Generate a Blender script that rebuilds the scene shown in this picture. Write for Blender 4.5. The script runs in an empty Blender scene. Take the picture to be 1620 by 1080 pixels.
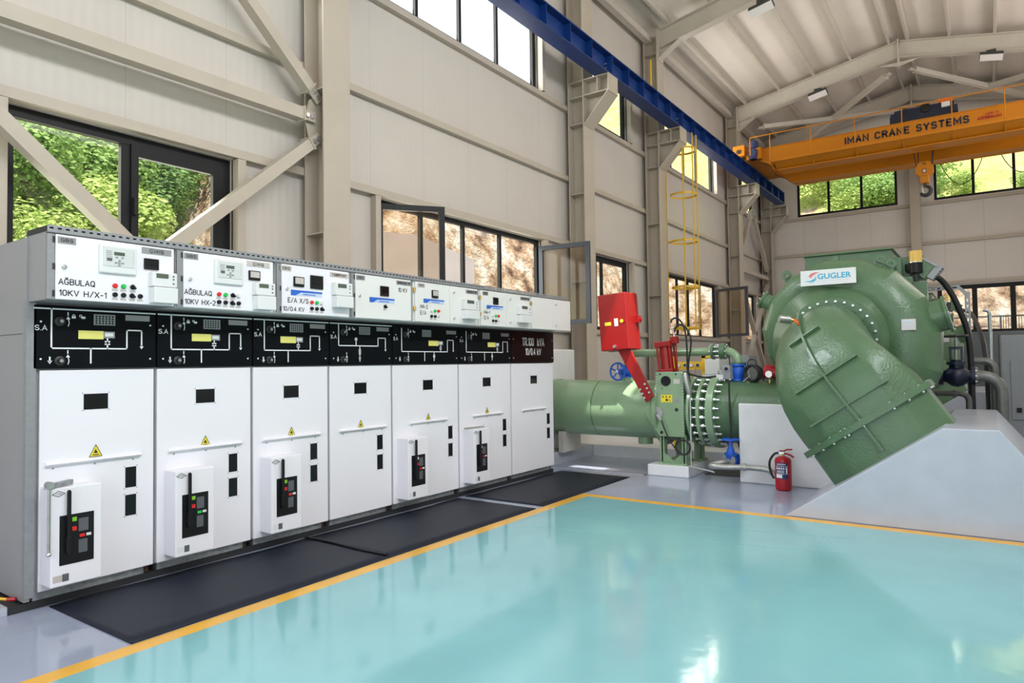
import bpy, math, random
from mathutils import Vector, Matrix

random.seed(7)
SC = bpy.context.scene
COL = SC.collection
R = math.radians

# ------------------------------------------------------------ camera
cam_d = bpy.data.cameras.new('camera')
cam = bpy.data.objects.new('camera', cam_d)
COL.objects.link(cam)
cam_d.sensor_fit = 'HORIZONTAL'
cam_d.sensor_width = 36.0
cam_d.lens = 1075.0 / 1620.0 * 36.0
cam_d.clip_start = 0.05
cam_d.clip_end = 600
_yaw, _pit, _rol = R(35.05), R(1.84), R(-0.77)
_F = Vector((math.cos(_pit) * math.cos(_yaw), math.cos(_pit) * math.sin(_yaw), math.sin(_pit)))
_R = Vector((math.sin(_yaw), -math.cos(_yaw), 0))
_U = _R.cross(_F)
_R2 = math.cos(_rol) * _R + math.sin(_rol) * _U
_U2 = -math.sin(_rol) * _R + math.cos(_rol) * _U
cam.matrix_world = Matrix(((_R2.x, _U2.x, -_F.x, 0), (_R2.y, _U2.y, -_F.y, 0), (_R2.z, _U2.z, -_F.z, 1.45), (0, 0, 0, 1)))
SC.camera = cam

# ------------------------------------------------------------ world, sun, daylight, exposure
SC.view_settings.view_transform = 'Standard'
SC.view_settings.look = 'None'
SC.view_settings.gamma = 1.0
SC.view_settings.use_curve_mapping = False
SC.view_settings.exposure = 0.0
world = bpy.data.worlds.new('world')
SC.world = world
world.use_nodes = True
_bg = world.node_tree.nodes['Background']
_bg.inputs[0].default_value = (0.86, 0.93, 1.0, 1)
_bg.inputs[1].default_value = 1.7
sun_d = bpy.data.lights.new('sun', 'SUN')
sun_d.energy = 11.0
sun_d.angle = R(0.6)
sun_d.color = (1.0, 0.95, 0.86)
sun = bpy.data.objects.new('sun', sun_d)
COL.objects.link(sun)
SUN_DIR = Vector((-0.22, -0.34, 0.90)).normalized()       # towards the sun
sun.rotation_euler = SUN_DIR.to_track_quat('Z', 'Y').to_euler()


def opening_fill(name, loc, facing, sx, sy, power, color):
    """daylight stand-in: an area light added at one opening of the hall"""
    d = bpy.data.lights.new(name, 'AREA')
    d.shape = 'RECTANGLE'
    d.size, d.size_y = sx, sy
    d.energy = power
    d.color = color
    o = bpy.data.objects.new(name, d)
    COL.objects.link(o)
    o.location = loc
    o.rotation_euler = Vector(facing).to_track_quat('-Z', 'Z').to_euler()
    return o


opening_fill('gate_fill', (-3.9, 1.7, 2.7), (1, 0, 0), 7.0, 5.0, 110, (0.82, 0.90, 1.0))  # added area light in a made-up gate behind the camera
opening_fill('right_low_fill', (0.6, -2.85, 2.5), (0, 1, 0), 5.6, 3.2, 35, (0.89, 0.92, 1.0))  # added low fill at a made-up opening in the unseen right wall
opening_fill('right_near_high_fill', (1.6, -2.85, 7.0), (0, 1, -0.5), 7.0, 1.5, 660, (0.92, 0.94, 1.0))  # added main fill for cabinets and near floor, high on the unseen right
opening_fill('right_high_fill', (13.0, -2.85, 7.0), (0, 1, 0.25), 16.0, 1.5, 400, (1.0, 0.95, 0.89))  # added fill tilted up to the ceiling, source out of view
opening_fill('right_far_fill', (18.0, -2.85, 2.6), (0, 1, 0), 9.0, 1.5, 120, (1.0, 0.96, 0.9))  # added fill for the far end, from the unseen right wall
opening_fill('left_window_daylight', (3.1, 6.62, 2.85), (0.0, -1, -0.2), 1.9, 1.3, 30, (1.0, 0.98, 0.9))
opening_fill('left_near_high_fill', (3.0, 6.62, 7.0), (0, -1, -0.8), 2.7, 1.4, 560, (0.90, 0.95, 1.0))  # added fill for the teal floor, outside an unseen high window
opening_fill('left_mid_window_daylight', (8.0, 6.62, 2.85), (0.0, -1, -0.2), 3.8, 1.3, 60, (1.0, 0.96, 0.88))
opening_fill('left_high_window_daylight', (8.0, 6.62, 7.0), (0.0, -1, 0.25), 3.8, 1.4, 160, (1.0, 0.96, 0.92))
opening_fill('left_far_high_window_daylight', (17.4, 6.62, 7.0), (0.0, -1, 0.15), 3.8, 1.4, 190, (1.0, 0.96, 0.90))
opening_fill('back_window_daylight', (24.75, 1.7, 7.0), (-1, 0, 0.1), 6.6, 1.3, 130, (1.0, 0.97, 0.90))

# ------------------------------------------------------------ materials
MATS = {}


def mat(name, col, rough=0.5, metal=0.0, var=0.0, vscale=6.0, bump=0.0, bscale=60.0, spec=0.5, coat=0.0, stretch=None, emit=None):
    m = bpy.data.materials.new(name)
    m.use_nodes = True
    nt = m.node_tree
    b = nt.nodes['Principled BSDF']
    b.inputs['Base Color'].default_value = (*col, 1)
    b.inputs['Roughness'].default_value = rough
    b.inputs['Metallic'].default_value = metal
    b.inputs['Specular IOR Level'].default_value = spec
    b.inputs['Coat Weight'].default_value = coat
    if emit:
        b.inputs['Emission Color'].default_value = (*emit[0], 1)
        b.inputs['Emission Strength'].default_value = emit[1]
    if var or bump:
        tc = nt.nodes.new('ShaderNodeTexCoord')
        mp = nt.nodes.new('ShaderNodeMapping')
        nt.links.new(tc.outputs['Object'], mp.inputs[0])
        if stretch:
            mp.inputs['Scale'].default_value = stretch
    if var:
        n = nt.nodes.new('ShaderNodeTexNoise')
        n.inputs['Scale'].default_value = vscale
        n.inputs['Detail'].default_value = 5
        nt.links.new(mp.outputs[0], n.inputs['Vector'])
        r = nt.nodes.new('ShaderNodeValToRGB')
        r.color_ramp.elements[0].position = 0.3
        r.color_ramp.elements[1].position = 0.7
        r.color_ramp.elements[0].color = (*[max(0, c * (1 - var)) for c in col], 1)
        r.color_ramp.elements[1].color = (*[min(1, c * (1 + var)) for c in col], 1)
        nt.links.new(n.outputs['Fac'], r.inputs[0])
        nt.links.new(r.outputs[0], b.inputs['Base Color'])
    if bump:
        n2 = nt.nodes.new('ShaderNodeTexNoise')
        n2.inputs['Scale'].default_value = bscale
        n2.inputs['Detail'].default_value = 3
        nt.links.new(mp.outputs[0], n2.inputs['Vector'])
        bp = nt.nodes.new('ShaderNodeBump')
        bp.inputs['Strength'].default_value = bump
        bp.inputs['Distance'].default_value = 0.02
        nt.links.new(n2.outputs['Fac'], bp.inputs['Height'])
        nt.links.new(bp.outputs[0], b.inputs['Normal'])
    MATS[name] = m
    return m


def nd(m, kind, **kw):
    n = m.node_tree.nodes.new(kind)
    for k, v in kw.items():
        setattr(n, k, v)
    return n


def panel_mat(name, col, axis_u, rib, joint, joint_axis=None, jdark=0.55, rough=0.45, ribamp=0.16):
    """sandwich panel: fine ribs along one way, dark joint lines every `joint` metres"""
    m = mat(name, col, rough)
    nt = m.node_tree
    b = nt.nodes['Principled BSDF']
    tc = nd(m, 'ShaderNodeTexCoord')
    sp = nd(m, 'ShaderNodeSeparateXYZ')
    nt.links.new(tc.outputs['Object'], sp.inputs[0])
    u = sp.outputs['XYZ'.index(axis_u)]

    def mth(op, a, v=None, a2=None):
        n = nd(m, 'ShaderNodeMath', operation=op)
        nt.links.new(a, n.inputs[0])
        if a2 is not None:
            nt.links.new(a2, n.inputs[1])
        elif v is not None:
            n.inputs[1].default_value = v
        return n.outputs[0]
    s = mth('SINE', mth('MULTIPLY', u, 2 * math.pi / rib))
    fr = mth('FRACT', mth('DIVIDE', mth('ADD', u, 100 * joint), joint))
    j = mth('LESS_THAN', fr, 0.008 / joint)
    rp = nd(m, 'ShaderNodeMix', data_type='RGBA')
    nt.links.new(j, rp.inputs[0])
    ns = nd(m, 'ShaderNodeTexNoise')
    ns.inputs['Scale'].default_value = 1.3
    ns.inputs['Detail'].default_value = 6
    nt.links.new(tc.outputs['Object'], ns.inputs['Vector'])
    cr = nd(m, 'ShaderNodeValToRGB')
    cr.color_ramp.elements[0].color = (*[c * 0.93 for c in col], 1)
    cr.color_ramp.elements[1].color = (*[min(1, c * 1.05) for c in col], 1)
    nt.links.new(ns.outputs['Fac'], cr.inputs[0])
    nt.links.new(cr.outputs[0], rp.inputs[6])
    rp.inputs[7].default_value = (*[c * jdark for c in col], 1)
    nt.links.new(rp.outputs[2], b.inputs['Base Color'])
    bp = nd(m, 'ShaderNodeBump')
    bp.inputs['Strength'].default_value = ribamp
    bp.inputs['Distance'].default_value = 0.004
    nt.links.new(s, bp.inputs['Height'])
    nt.links.new(bp.outputs[0], b.inputs['Normal'])
    return m


M = MATS
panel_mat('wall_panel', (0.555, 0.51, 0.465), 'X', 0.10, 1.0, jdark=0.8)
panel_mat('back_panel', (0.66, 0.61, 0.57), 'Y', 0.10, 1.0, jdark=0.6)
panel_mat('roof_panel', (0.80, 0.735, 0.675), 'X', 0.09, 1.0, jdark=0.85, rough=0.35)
mat('steel_paint', (0.455, 0.395, 0.325), 0.42, var=0.04, vscale=3)
mat('roof_steel', (0.56, 0.51, 0.45), 0.45, var=0.04, vscale=3)
mat('floor_grey', (0.33, 0.37, 0.48), 0.10, var=0.05, vscale=2.5, bump=0.05, bscale=9, spec=0.5)
mat('floor_teal', (0.215, 0.45, 0.48), 0.09, var=0.06, vscale=1.5, bump=0.05, bscale=7, spec=0.5)
mat('floor_checker', (0.215, 0.45, 0.47), 0.14, var=0.06, vscale=1.5, spec=0.5)
mat('floor_yellow', (0.80, 0.42, 0.04), 0.25, var=0.06, vscale=6)
mat('concrete_paint', (0.45, 0.47, 0.54), 0.25, var=0.05, vscale=4, bump=0.08, bscale=12)
mat('concrete_raw', (0.52, 0.49, 0.44), 0.5, var=0.10, vscale=5, bump=0.1, bscale=30)
mat('cabinet_white', (0.86, 0.84, 0.89), 0.32, var=0.01, vscale=3)
mat('cabinet_shade', (0.31, 0.30, 0.315), 0.4, var=0.02, vscale=3)  # cabinet white darkened in colour to stand for shade on the sides
mat('box_white', (0.80, 0.80, 0.78), 0.35)
mat('galvanised', (0.42, 0.44, 0.46), 0.42, 0.7, var=0.25, vscale=25)
mat('tray_metal', (0.30, 0.305, 0.32), 0.45, 0.3, var=0.06, vscale=30)
mat('black_panel', (0.004, 0.005, 0.007), 0.42, spec=0.10)
mat('maroon_panel', (0.010, 0.003, 0.003), 0.42, spec=0.12)
mat('black_plastic', (0.008, 0.008, 0.009), 0.4, spec=0.3)
mat('dark_glass', (0.010, 0.011, 0.012), 0.12, spec=0.25)
mat('white_print', (0.85, 0.86, 0.88), 0.5)
mat('black_print', (0.015, 0.016, 0.022), 0.6)
mat('grey_plate', (0.33, 0.33, 0.34), 0.4, 0.4)
mat('pale_plate', (0.60, 0.55, 0.52), 0.4, 0.2)
mat('grey_plastic', (0.30, 0.31, 0.32), 0.45)
mat('white_plastic', (0.76, 0.77, 0.77), 0.4)
mat('pale_grey', (0.66, 0.68, 0.67), 0.4)
mat('lcd', (0.10, 0.115, 0.09), 0.2)
mat('red_button', (0.75, 0.02, 0.02), 0.3)
mat('green_button', (0.02, 0.55, 0.10), 0.3)
mat('lime_button', (0.25, 0.60, 0.03), 0.35)
mat('warn_yellow', (0.85, 0.68, 0.04), 0.45)
mat('label_yellow', (0.82, 0.75, 0.20), 0.45)
mat('blue_print', (0.02, 0.13, 0.60), 0.45)
mat('pale_blue_print', (0.55, 0.66, 0.85), 0.45)
mat('brass', (0.65, 0.42, 0.12), 0.3, 0.9)
mat('chrome', (0.75, 0.75, 0.76), 0.18, 1.0)
mat('bolt_steel', (0.70, 0.70, 0.70), 0.28, 0.85)
mat('dark_pipe', (0.16, 0.16, 0.15), 0.4, 0.4, var=0.2, vscale=9)
mat('steel_pipe', (0.45, 0.45, 0.43), 0.35, 0.7, var=0.15, vscale=14)
mat('rubber_mat', (0.011, 0.014, 0.027), 0.5, spec=0.3, var=0.12, vscale=8, bump=0.12, bscale=140)
mat('rubber', (0.010, 0.010, 0.011), 0.45)
mat('machine_green', (0.078, 0.150, 0.074), 0.30, var=0.07, vscale=4, bump=0.22, bscale=45, coat=0.1)
mat('machine_green_dark', (0.075, 0.155, 0.075), 0.32, var=0.07, vscale=4)
mat('rust', (0.10, 0.045, 0.03), 0.7)
mat('concrete_white_lit', (0.78, 0.78, 0.79), 0.3, var=0.05, vscale=4)  # paler copy of the painted concrete, brightened where more light falls
mat('pipe_green', (0.24, 0.36, 0.21), 0.28, var=0.06, vscale=4, bump=0.05, bscale=14, coat=0.2)
mat('signal_red', (0.30, 0.005, 0.005), 0.38, var=0.04, vscale=3)
mat('dark_red', (0.42, 0.010, 0.018), 0.3)
mat('valve_blue', (0.012, 0.10, 0.55), 0.35)
mat('navy', (0.003, 0.006, 0.026), 0.42)
mat('motor_navy', (0.02, 0.035, 0.12), 0.5)
mat('beam_blue', (0.003, 0.032, 0.17), 0.40, var=0.05, vscale=3)
mat('crane_yellow', (0.52, 0.18, 0.004), 0.42, var=0.05, vscale=2, spec=0.3)
mat('ladder_yellow', (0.72, 0.44, 0.02), 0.4)
mat('frame_black', (0.007, 0.0075, 0.009), 0.45, spec=0.25)
mat('frame_grey', (0.045, 0.052, 0.075), 0.4)
mat('dark_steel', (0.035, 0.035, 0.038), 0.45, 0.3)
mat('amber', (0.72, 0.46, 0.10), 0.12)
mat('lamp_face', (0.85, 0.82, 0.82), 0.3)
mat('lamp_body', (0.05, 0.05, 0.05), 0.5)
mat('sign_white', (0.70, 0.71, 0.72), 0.3)
mat('sign_cyan', (0.01, 0.36, 0.60), 0.4)
mat('sign_red', (0.65, 0.03, 0.03), 0.4)
mat('grey_cabinet', (0.27, 0.28, 0.30), 0.4)
mat('dark_cabinet', (0.11, 0.115, 0.13), 0.45)
mat('orange', (0.75, 0.11, 0.01), 0.4)
mat('label_blue', (0.02, 0.03, 0.14), 0.4)
mat('shed_concrete', (0.46, 0.42, 0.44), 0.8, var=0.08, vscale=1.5)
mat('bark', (0.10, 0.07, 0.045), 0.9)
mat('soil', (0.25, 0.2, 0.14), 0.9)

# checker-plate bump for the hatch covers in the teal floor
_m = M['floor_checker']
_b = _m.node_tree.nodes['Principled BSDF']
_tc = nd(_m, 'ShaderNodeTexCoord')
_ck = nd(_m, 'ShaderNodeTexVoronoi')
_ck.inputs['Scale'].default_value = 26
_ck.inputs['Randomness'].default_value = 0.0
_bp = nd(_m, 'ShaderNodeBump')
_bp.inputs['Strength'].default_value = 0.25
_bp.inputs['Distance'].default_value = 0.004
_m.node_tree.links.new(_tc.outputs['Object'], _ck.inputs['Vector'])
_m.node_tree.links.new(_ck.outputs['Distance'], _bp.inputs['Height'])
_m.node_tree.links.new(_bp.outputs[0], _b.inputs['Normal'])


def glass_mat(name, tint, refl=0.12):
    m = bpy.data.materials.new(name)
    m.use_nodes = True
    nt = m.node_tree
    for n in list(nt.nodes):
        nt.nodes.remove(n)
    out = nt.nodes.new('ShaderNodeOutputMaterial')
    tr = nt.nodes.new('ShaderNodeBsdfTransparent')
    tr.inputs[0].default_value = (*tint, 1)
    gl = nt.nodes.new('ShaderNodeBsdfGlossy')
    gl.inputs['Roughness'].default_value = 0.02
    lw = nt.nodes.new('ShaderNodeLayerWeight')
    lw.inputs[0].default_value = 0.5
    pw = nt.nodes.new('ShaderNodeMath')
    pw.operation = 'POWER'
    pw.inputs[1].default_value = 4.0
    nt.links.new(lw.outputs['Facing'], pw.inputs[0])
    fr = nt.nodes.new('ShaderNodeMath')
    fr.operation = 'MULTIPLY_ADD'
    fr.inputs[1].default_value = 0.35
    fr.inputs[2].default_value = 0.02
    nt.links.new(pw.outputs[0], fr.inputs[0])
    mx = nt.nodes.new('ShaderNodeMixShader')
    nt.links.new(fr.outputs[0], mx.inputs[0])
    nt.links.new(tr.outputs[0], mx.inputs[1])
    nt.links.new(gl.outputs[0], mx.inputs[2])
    nt.links.new(mx.outputs[0], out.inputs[0])
    MATS[name] = m


glass_mat('pane_glass', (0.97, 0.98, 0.97))
glass_mat('sash_glass', (0.86, 0.81, 0.74))


def frosted_mat(name, col):
    m = bpy.data.materials.new(name)
    m.use_nodes = True
    nt = m.node_tree
    for n in list(nt.nodes):
        nt.nodes.remove(n)
    out = nt.nodes.new('ShaderNodeOutputMaterial')
    t = nt.nodes.new('ShaderNodeBsdfTranslucent')
    t.inputs[0].default_value = (*col, 1)
    d = nt.nodes.new('ShaderNodeBsdfDiffuse')
    d.inputs[0].default_value = (*col, 1)
    mx = nt.nodes.new('ShaderNodeMixShader')
    mx.inputs[0].default_value = 0.5
    nt.links.new(t.outputs[0], mx.inputs[1])
    nt.links.new(d.outputs[0], mx.inputs[2])
    nt.links.new(mx.outputs[0], out.inputs[0])
    MATS[name] = m


frosted_mat('frosted_panel', (0.72, 0.74, 0.74))


def leaf_mat(name, c1, c2):
    m = mat(name, c1, 0.6)
    nt = m.node_tree
    b = nt.nodes['Principled BSDF']
    tc = nd(m, 'ShaderNodeTexCoord')
    n = nd(m, 'ShaderNodeTexNoise')
    n.inputs['Scale'].default_value = 3.0
    nt.links.new(tc.outputs['Object'], n.inputs['Vector'])
    r = nd(m, 'ShaderNodeValToRGB')
    r.color_ramp.elements[0].position = 0.35
    r.color_ramp.elements[1].position = 0.65
    r.color_ramp.elements[0].color = (*c1, 1)
    r.color_ramp.elements[1].color = (*c2, 1)
    nt.links.new(n.outputs['Fac'], r.inputs[0])
    nt.links.new(r.outputs[0], b.inputs['Base Color'])
    tl = nd(m, 'ShaderNodeBsdfTranslucent')
    nt.links.new(r.outputs[0], tl.inputs[0])
    mx = nd(m, 'ShaderNodeMixShader')
    mx.inputs[0].default_value = 0.35
    out = nt.nodes['Material Output']
    nt.links.new(b.outputs[0], mx.inputs[1])
    nt.links.new(tl.outputs[0], mx.inputs[2])
    nt.links.new(mx.outputs[0], out.inputs[0])


leaf_mat('leaf_mid', (0.15, 0.28, 0.06), (0.32, 0.48, 0.13))
leaf_mat('leaf_light', (0.28, 0.40, 0.09), (0.50, 0.62, 0.20))
leaf_mat('leaf_dark', (0.07, 0.15, 0.04), (0.18, 0.32, 0.09))


def hill_mat():
    m = mat('hill_ground', (0.3, 0.35, 0.12), 0.95)
    nt = m.node_tree
    b = nt.nodes['Principled BSDF']
    g = nd(m, 'ShaderNodeNewGeometry')
    sp = nd(m, 'ShaderNodeSeparateXYZ')
    nt.links.new(g.outputs['Position'], sp.inputs[0])

    def noise(scale, detail=8):
        n = nd(m, 'ShaderNodeTexNoise')
        n.inputs['Scale'].default_value = scale
        n.inputs['Detail'].default_value = detail
        n.inputs['Roughness'].default_value = 0.65
        nt.links.new(g.outputs['Position'], n.inputs['Vector'])
        return n.outputs['Fac']

    def ramp(src, stops):
        r = nd(m, 'ShaderNodeValToRGB')
        el = r.color_ramp.elements
        el[0].position, el[0].color = stops[0][0], (*stops[0][1], 1)
        el[1].position, el[1].color = stops[-1][0], (*stops[-1][1], 1)
        for p, c in stops[1:-1]:
            e = el.new(p)
            e.color = (*c, 1)
        nt.links.new(src, r.inputs[0])
        return r.outputs[0]

    def mth(op, a, v):
        n = nd(m, 'ShaderNodeMath', operation=op)
        nt.links.new(a, n.inputs[0])
        if isinstance(v, (int, float)):
            n.inputs[1].default_value = v
        else:
            nt.links.new(v, n.inputs[1])
        return n.outputs[0]
    grass = ramp(noise(0.55), [(0.3, (0.28, 0.34, 0.08)), (0.5, (0.52, 0.55, 0.18)), (0.7, (0.66, 0.62, 0.28))])
    rock = ramp(noise(1.5, 14), [(0.36, (0.08, 0.045, 0.025)), (0.44, (0.32, 0.20, 0.12)), (0.52, (0.50, 0.38, 0.27)), (0.64, (0.72, 0.66, 0.58))])
    # rock where the ground was cut: low on the slope and beyond x = 10
    zz = mth('ADD', sp.outputs['Z'], mth('MULTIPLY', noise(0.5, 4), 3.0))
    left = mth('MULTIPLY', mth('GREATER_THAN', sp.outputs['Y'], 7.0), 3.5)
    low = mth('LESS_THAN', mth('SUBTRACT', zz, left), 7.3)
    far = mth('GREATER_THAN', mth('ADD', sp.outputs['X'], mth('MULTIPLY', noise(0.4, 3), 4.0)), 11.5)
    k = mth('MULTIPLY', low, far)
    mx = nd(m, 'ShaderNodeMix', data_type='RGBA')
    nt.links.new(k, mx.inputs[0])
    nt.links.new(grass, mx.inputs[6])
    nt.links.new(rock, mx.inputs[7])
    nt.links.new(mx.outputs[2], b.inputs['Base Color'])
    bp = nd(m, 'ShaderNodeBump')
    bp.inputs['Strength'].default_value = 1.0
    bp.inputs['Distance'].default_value = 0.6
    nt.links.new(noise(1.8, 10), bp.inputs['Height'])
    nt.links.new(bp.outputs[0], b.inputs['Normal'])


hill_mat()
# ------------------------------------------------------------ mesh helpers
V = Vector


def frame_of(t, up=None):
    t = V(t).normalized()
    up = V(up) if up is not None else (V((0, 0, 1)) if abs(t.z) < 0.9 else V((1, 0, 0)))
    a = up.cross(t).normalized()
    return a, t.cross(a).normalized()


class MB:
    def __init__(s):
        s.v, s.f, s.m, s.k = [], [], [], 0

    def use(s, k):
        s.k = k
        return s

    def add(s, vs, fs):
        o = len(s.v)
        s.v += [V(p) for p in vs]
        for f in fs:
            s.f.append([i + o for i in f])
            s.m.append(s.k)
        return s

    def box(s, x0, x1, y0, y1, z0, z1):
        x0, x1 = min(x0, x1), max(x0, x1)
        y0, y1 = min(y0, y1), max(y0, y1)
        z0, z1 = min(z0, z1), max(z0, z1)
        return s.add([(x0, y0, z0), (x1, y0, z0), (x1, y1, z0), (x0, y1, z0), (x0, y0, z1), (x1, y0, z1), (x1, y1, z1), (x0, y1, z1)],
                     [(0, 3, 2, 1), (4, 5, 6, 7), (0, 1, 5, 4), (1, 2, 6, 5), (2, 3, 7, 6), (3, 0, 4, 7)])

    def obox(s, c, u, v, w, hu, hv, hw):
        c, u, v, w = V(c), V(u).normalized() * hu, V(v).normalized() * hv, V(w).normalized() * hw
        p = [c - u - v - w, c + u - v - w, c + u + v - w, c - u + v - w, c - u - v + w, c + u - v + w, c + u + v + w, c - u + v + w]
        fs = [(0, 3, 2, 1), (4, 5, 6, 7), (0, 1, 5, 4), (1, 2, 6, 5), (2, 3, 7, 6), (3, 0, 4, 7)]
        if u.cross(v).dot(w) < 0:
            fs = [tuple(reversed(f)) for f in fs]
        return s.add(p, fs)

    def bar(s, p0, p1, a, b, up=None):
        """straight bar of section a x b"""
        p0, p1 = V(p0), V(p1)
        x, y = frame_of(p1 - p0, up)
        return s.obox((p0 + p1) / 2, p1 - p0, x, y, (p1 - p0).length / 2, a / 2, b / 2)

    def prism(s, pts, plane, a0, a1):
        """2D outline extruded along the axis that `plane` leaves out"""
        def P(p, a):
            return {'xz': (p[0], a, p[1]), 'yz': (a, p[0], p[1]), 'xy': (p[0], p[1], a)}[plane]
        n = len(pts)
        area = sum(pts[i][0] * pts[(i + 1) % n][1] - pts[(i + 1) % n][0] * pts[i][1] for i in range(n))
        pts = list(pts) if area > 0 else list(reversed(pts))
        a0, a1 = min(a0, a1), max(a0, a1)
        vs = [P(p, a0) for p in pts] + [P(p, a1) for p in pts]
        fs = [list(range(n))[::-1], list(range(n, 2 * n))] + [[i, (i + 1) % n, n + (i + 1) % n, n + i] for i in range(n)]
        if plane == 'xz':
            fs = [f[::-1] for f in fs]
        return s.add(vs, fs)

    def loft(s, rings, cap=True, closed=False):
        n = len(rings[0])
        vs = [p for r in rings for p in r]
        fs = []
        m = len(rings)
        for i in range(m if closed else m - 1):
            j = (i + 1) % m
            for k in range(n):
                fs.append((i * n + k, i * n + (k + 1) % n, j * n + (k + 1) % n, j * n + k))
        if cap and not closed:
            fs.append(list(range(n))[::-1])
            fs.append(list(range((m - 1) * n, m * n)))
        return s.add(vs, fs)

    def lathe(s, c, axis, prof, n=24, cap=True):
        """profile of (distance along axis, radius)"""
        c, axis = V(c), V(axis).normalized()
        a, b = frame_of(axis)
        rings = [[c + axis * d + (a * math.cos(2 * math.pi * k / n) + b * math.sin(2 * math.pi * k / n)) * max(r, 1e-4) for k in range(n)] for d, r in prof]
        return s.loft(rings, cap)

    def cyl(s, p0, p1, r, n=20, r1=None):
        p0, p1 = V(p0), V(p1)
        return s.lathe(p0, p1 - p0, [(0, r), ((p1 - p0).length, r if r1 is None else r1)], n)

    def tube(s, pts, r, n=10, closed=False):
        pts = [V(p) for p in pts]
        m = len(pts)
        a = None
        rings = []
        for i, p in enumerate(pts):
            if closed:
                t = pts[(i + 1) % m] - pts[i - 1]
            else:
                t = pts[min(i + 1, m - 1)] - pts[max(i - 1, 0)]
            t.normalize()
            if a is None:
                a, b = frame_of(t)
            else:
                a = (a - t * a.dot(t)).normalized()
            b = t.cross(a)
            rr = r[i] if isinstance(r, (list, tuple)) else r
            rings.append([p + (a * math.cos(2 * math.pi * k / n) + b * math.sin(2 * math.pi * k / n)) * rr for k in range(n)])
        return s.loft(rings, True, closed)

    def torus(s, c, axis, Rr, r, n=36, m=8):
        a, b = frame_of(axis)
        c = V(c)
        return s.tube([c + (a * math.cos(2 * math.pi * k / n) + b * math.sin(2 * math.pi * k / n)) * Rr for k in range(n)], r, m, True)

    def annulus(s, c, axis, r0, r1, t, n=40):
        """flat ring of thickness t along axis"""
        c, axis = V(c), V(axis).normalized()
        a, b = frame_of(axis)
        rings = []
        for d, r in ((0, r0), (0, r1), (t, r1), (t, r0)):
            rings.append([c + axis * d + (a * math.cos(2 * math.pi * k / n) + b * math.sin(2 * math.pi * k / n)) * r for k in range(n)])
        return s.loft(rings, False, True)

    def ball(s, c, r, n=16, sz=1.0):
        prof = [(-r * sz * math.cos(math.pi * i / 10), r * math.sin(math.pi * i / 10)) for i in range(11)]
        return s.lathe(c, (0, 0, 1), prof, n, False)

    def ibeam(s, p0, p1, up, h, w, tf=0.016, tw=0.012):
        """I section; p0, p1 on the middle of the web"""
        p0, p1 = V(p0), V(p1)
        t = (p1 - p0).normalized()
        up = (V(up) - t * V(up).dot(t)).normalized()
        sd = t.cross(up)
        L = (p1 - p0).length / 2
        c = (p0 + p1) / 2
        s.obox(c + up * (h / 2 - tf / 2), t, sd, up, L, w / 2, tf / 2)
        s.obox(c - up * (h / 2 - tf / 2), t, sd, up, L, w / 2, tf / 2)
        s.obox(c, t, sd, up, L, tw / 2, h / 2 - tf)
        return s

    def sheet(s, axis, a0, a1, u0, u1, w0, w1, holes):
        """slab across `axis` between a0..a1 with rectangular holes (u0,u1,w0,w1)"""
        us = sorted({u0, u1, *[min(max(h[i], u0), u1) for h in holes for i in (0, 1)]})
        ws = sorted({w0, w1, *[min(max(h[i], w0), w1) for h in holes for i in (2, 3)]})

        def inh(i, j):
            if i < 0 or j < 0 or i >= len(us) - 1 or j >= len(ws) - 1:
                return True
            u, w = (us[i] + us[i + 1]) / 2, (ws[j] + ws[j + 1]) / 2
            return any(h[0] < u < h[1] and h[2] < w < h[3] for h in holes)

        def P(u, w, a):
            return {'y': (u, a, w), 'x': (a, u, w), 'z': (u, w, a)}[axis]
        for i in range(len(us) - 1):
            for j in range(len(ws) - 1):
                if inh(i, j):
                    continue
                A, B, Cc, D = us[i], us[i + 1], ws[j], ws[j + 1]
                s.add([P(A, Cc, a0), P(B, Cc, a0), P(B, D, a0), P(A, D, a0)], [(0, 1, 2, 3)])
                s.add([P(A, Cc, a1), P(B, Cc, a1), P(B, D, a1), P(A, D, a1)], [(3, 2, 1, 0)])
                if inh(i - 1, j):
                    s.add([P(A, Cc, a0), P(A, D, a0), P(A, D, a1), P(A, Cc, a1)], [(0, 1, 2, 3)])
                if inh(i + 1, j):
                    s.add([P(B, Cc, a0), P(B, D, a0), P(B, D, a1), P(B, Cc, a1)], [(3, 2, 1, 0)])
                if inh(i, j - 1):
                    s.add([P(A, Cc, a0), P(B, Cc, a0), P(B, Cc, a1), P(A, Cc, a1)], [(3, 2, 1, 0)])
                if inh(i, j + 1):
                    s.add([P(A, D, a0), P(B, D, a0), P(B, D, a1), P(A, D, a1)], [(0, 1, 2, 3)])
        return s

    def build(s, name, mats, parent=None, smooth=None, bevel=0.0, segs=2, origin=None):
        me = bpy.data.meshes.new(name)
        o = bpy.data.objects.new(name, me)
        if parent is not None:
            org = ORG[parent.name]
            o.parent = parent
        elif origin is not None:
            org = V(origin)
            o.location = org
        else:
            lo = V((min(p.x for p in s.v), min(p.y for p in s.v), min(p.z for p in s.v)))
            hi = V((max(p.x for p in s.v), max(p.y for p in s.v), max(p.z for p in s.v)))
            org = V(((lo.x + hi.x) / 2, (lo.y + hi.y) / 2, lo.z))
            o.location = org
        me.from_pydata([p - org for p in s.v], [], s.f)
        for mm in (mats if isinstance(mats, (list, tuple)) else [mats]):
            me.materials.append(MATS[mm])
        me.polygons.foreach_set('material_index', s.m)
        if smooth is not None:
            me.polygons.foreach_set('use_smooth', [True] * len(me.polygons))
            me.set_sharp_from_angle(angle=R(smooth))
        me.update()
        COL.objects.link(o)
        ORG[o.name] = org
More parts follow.
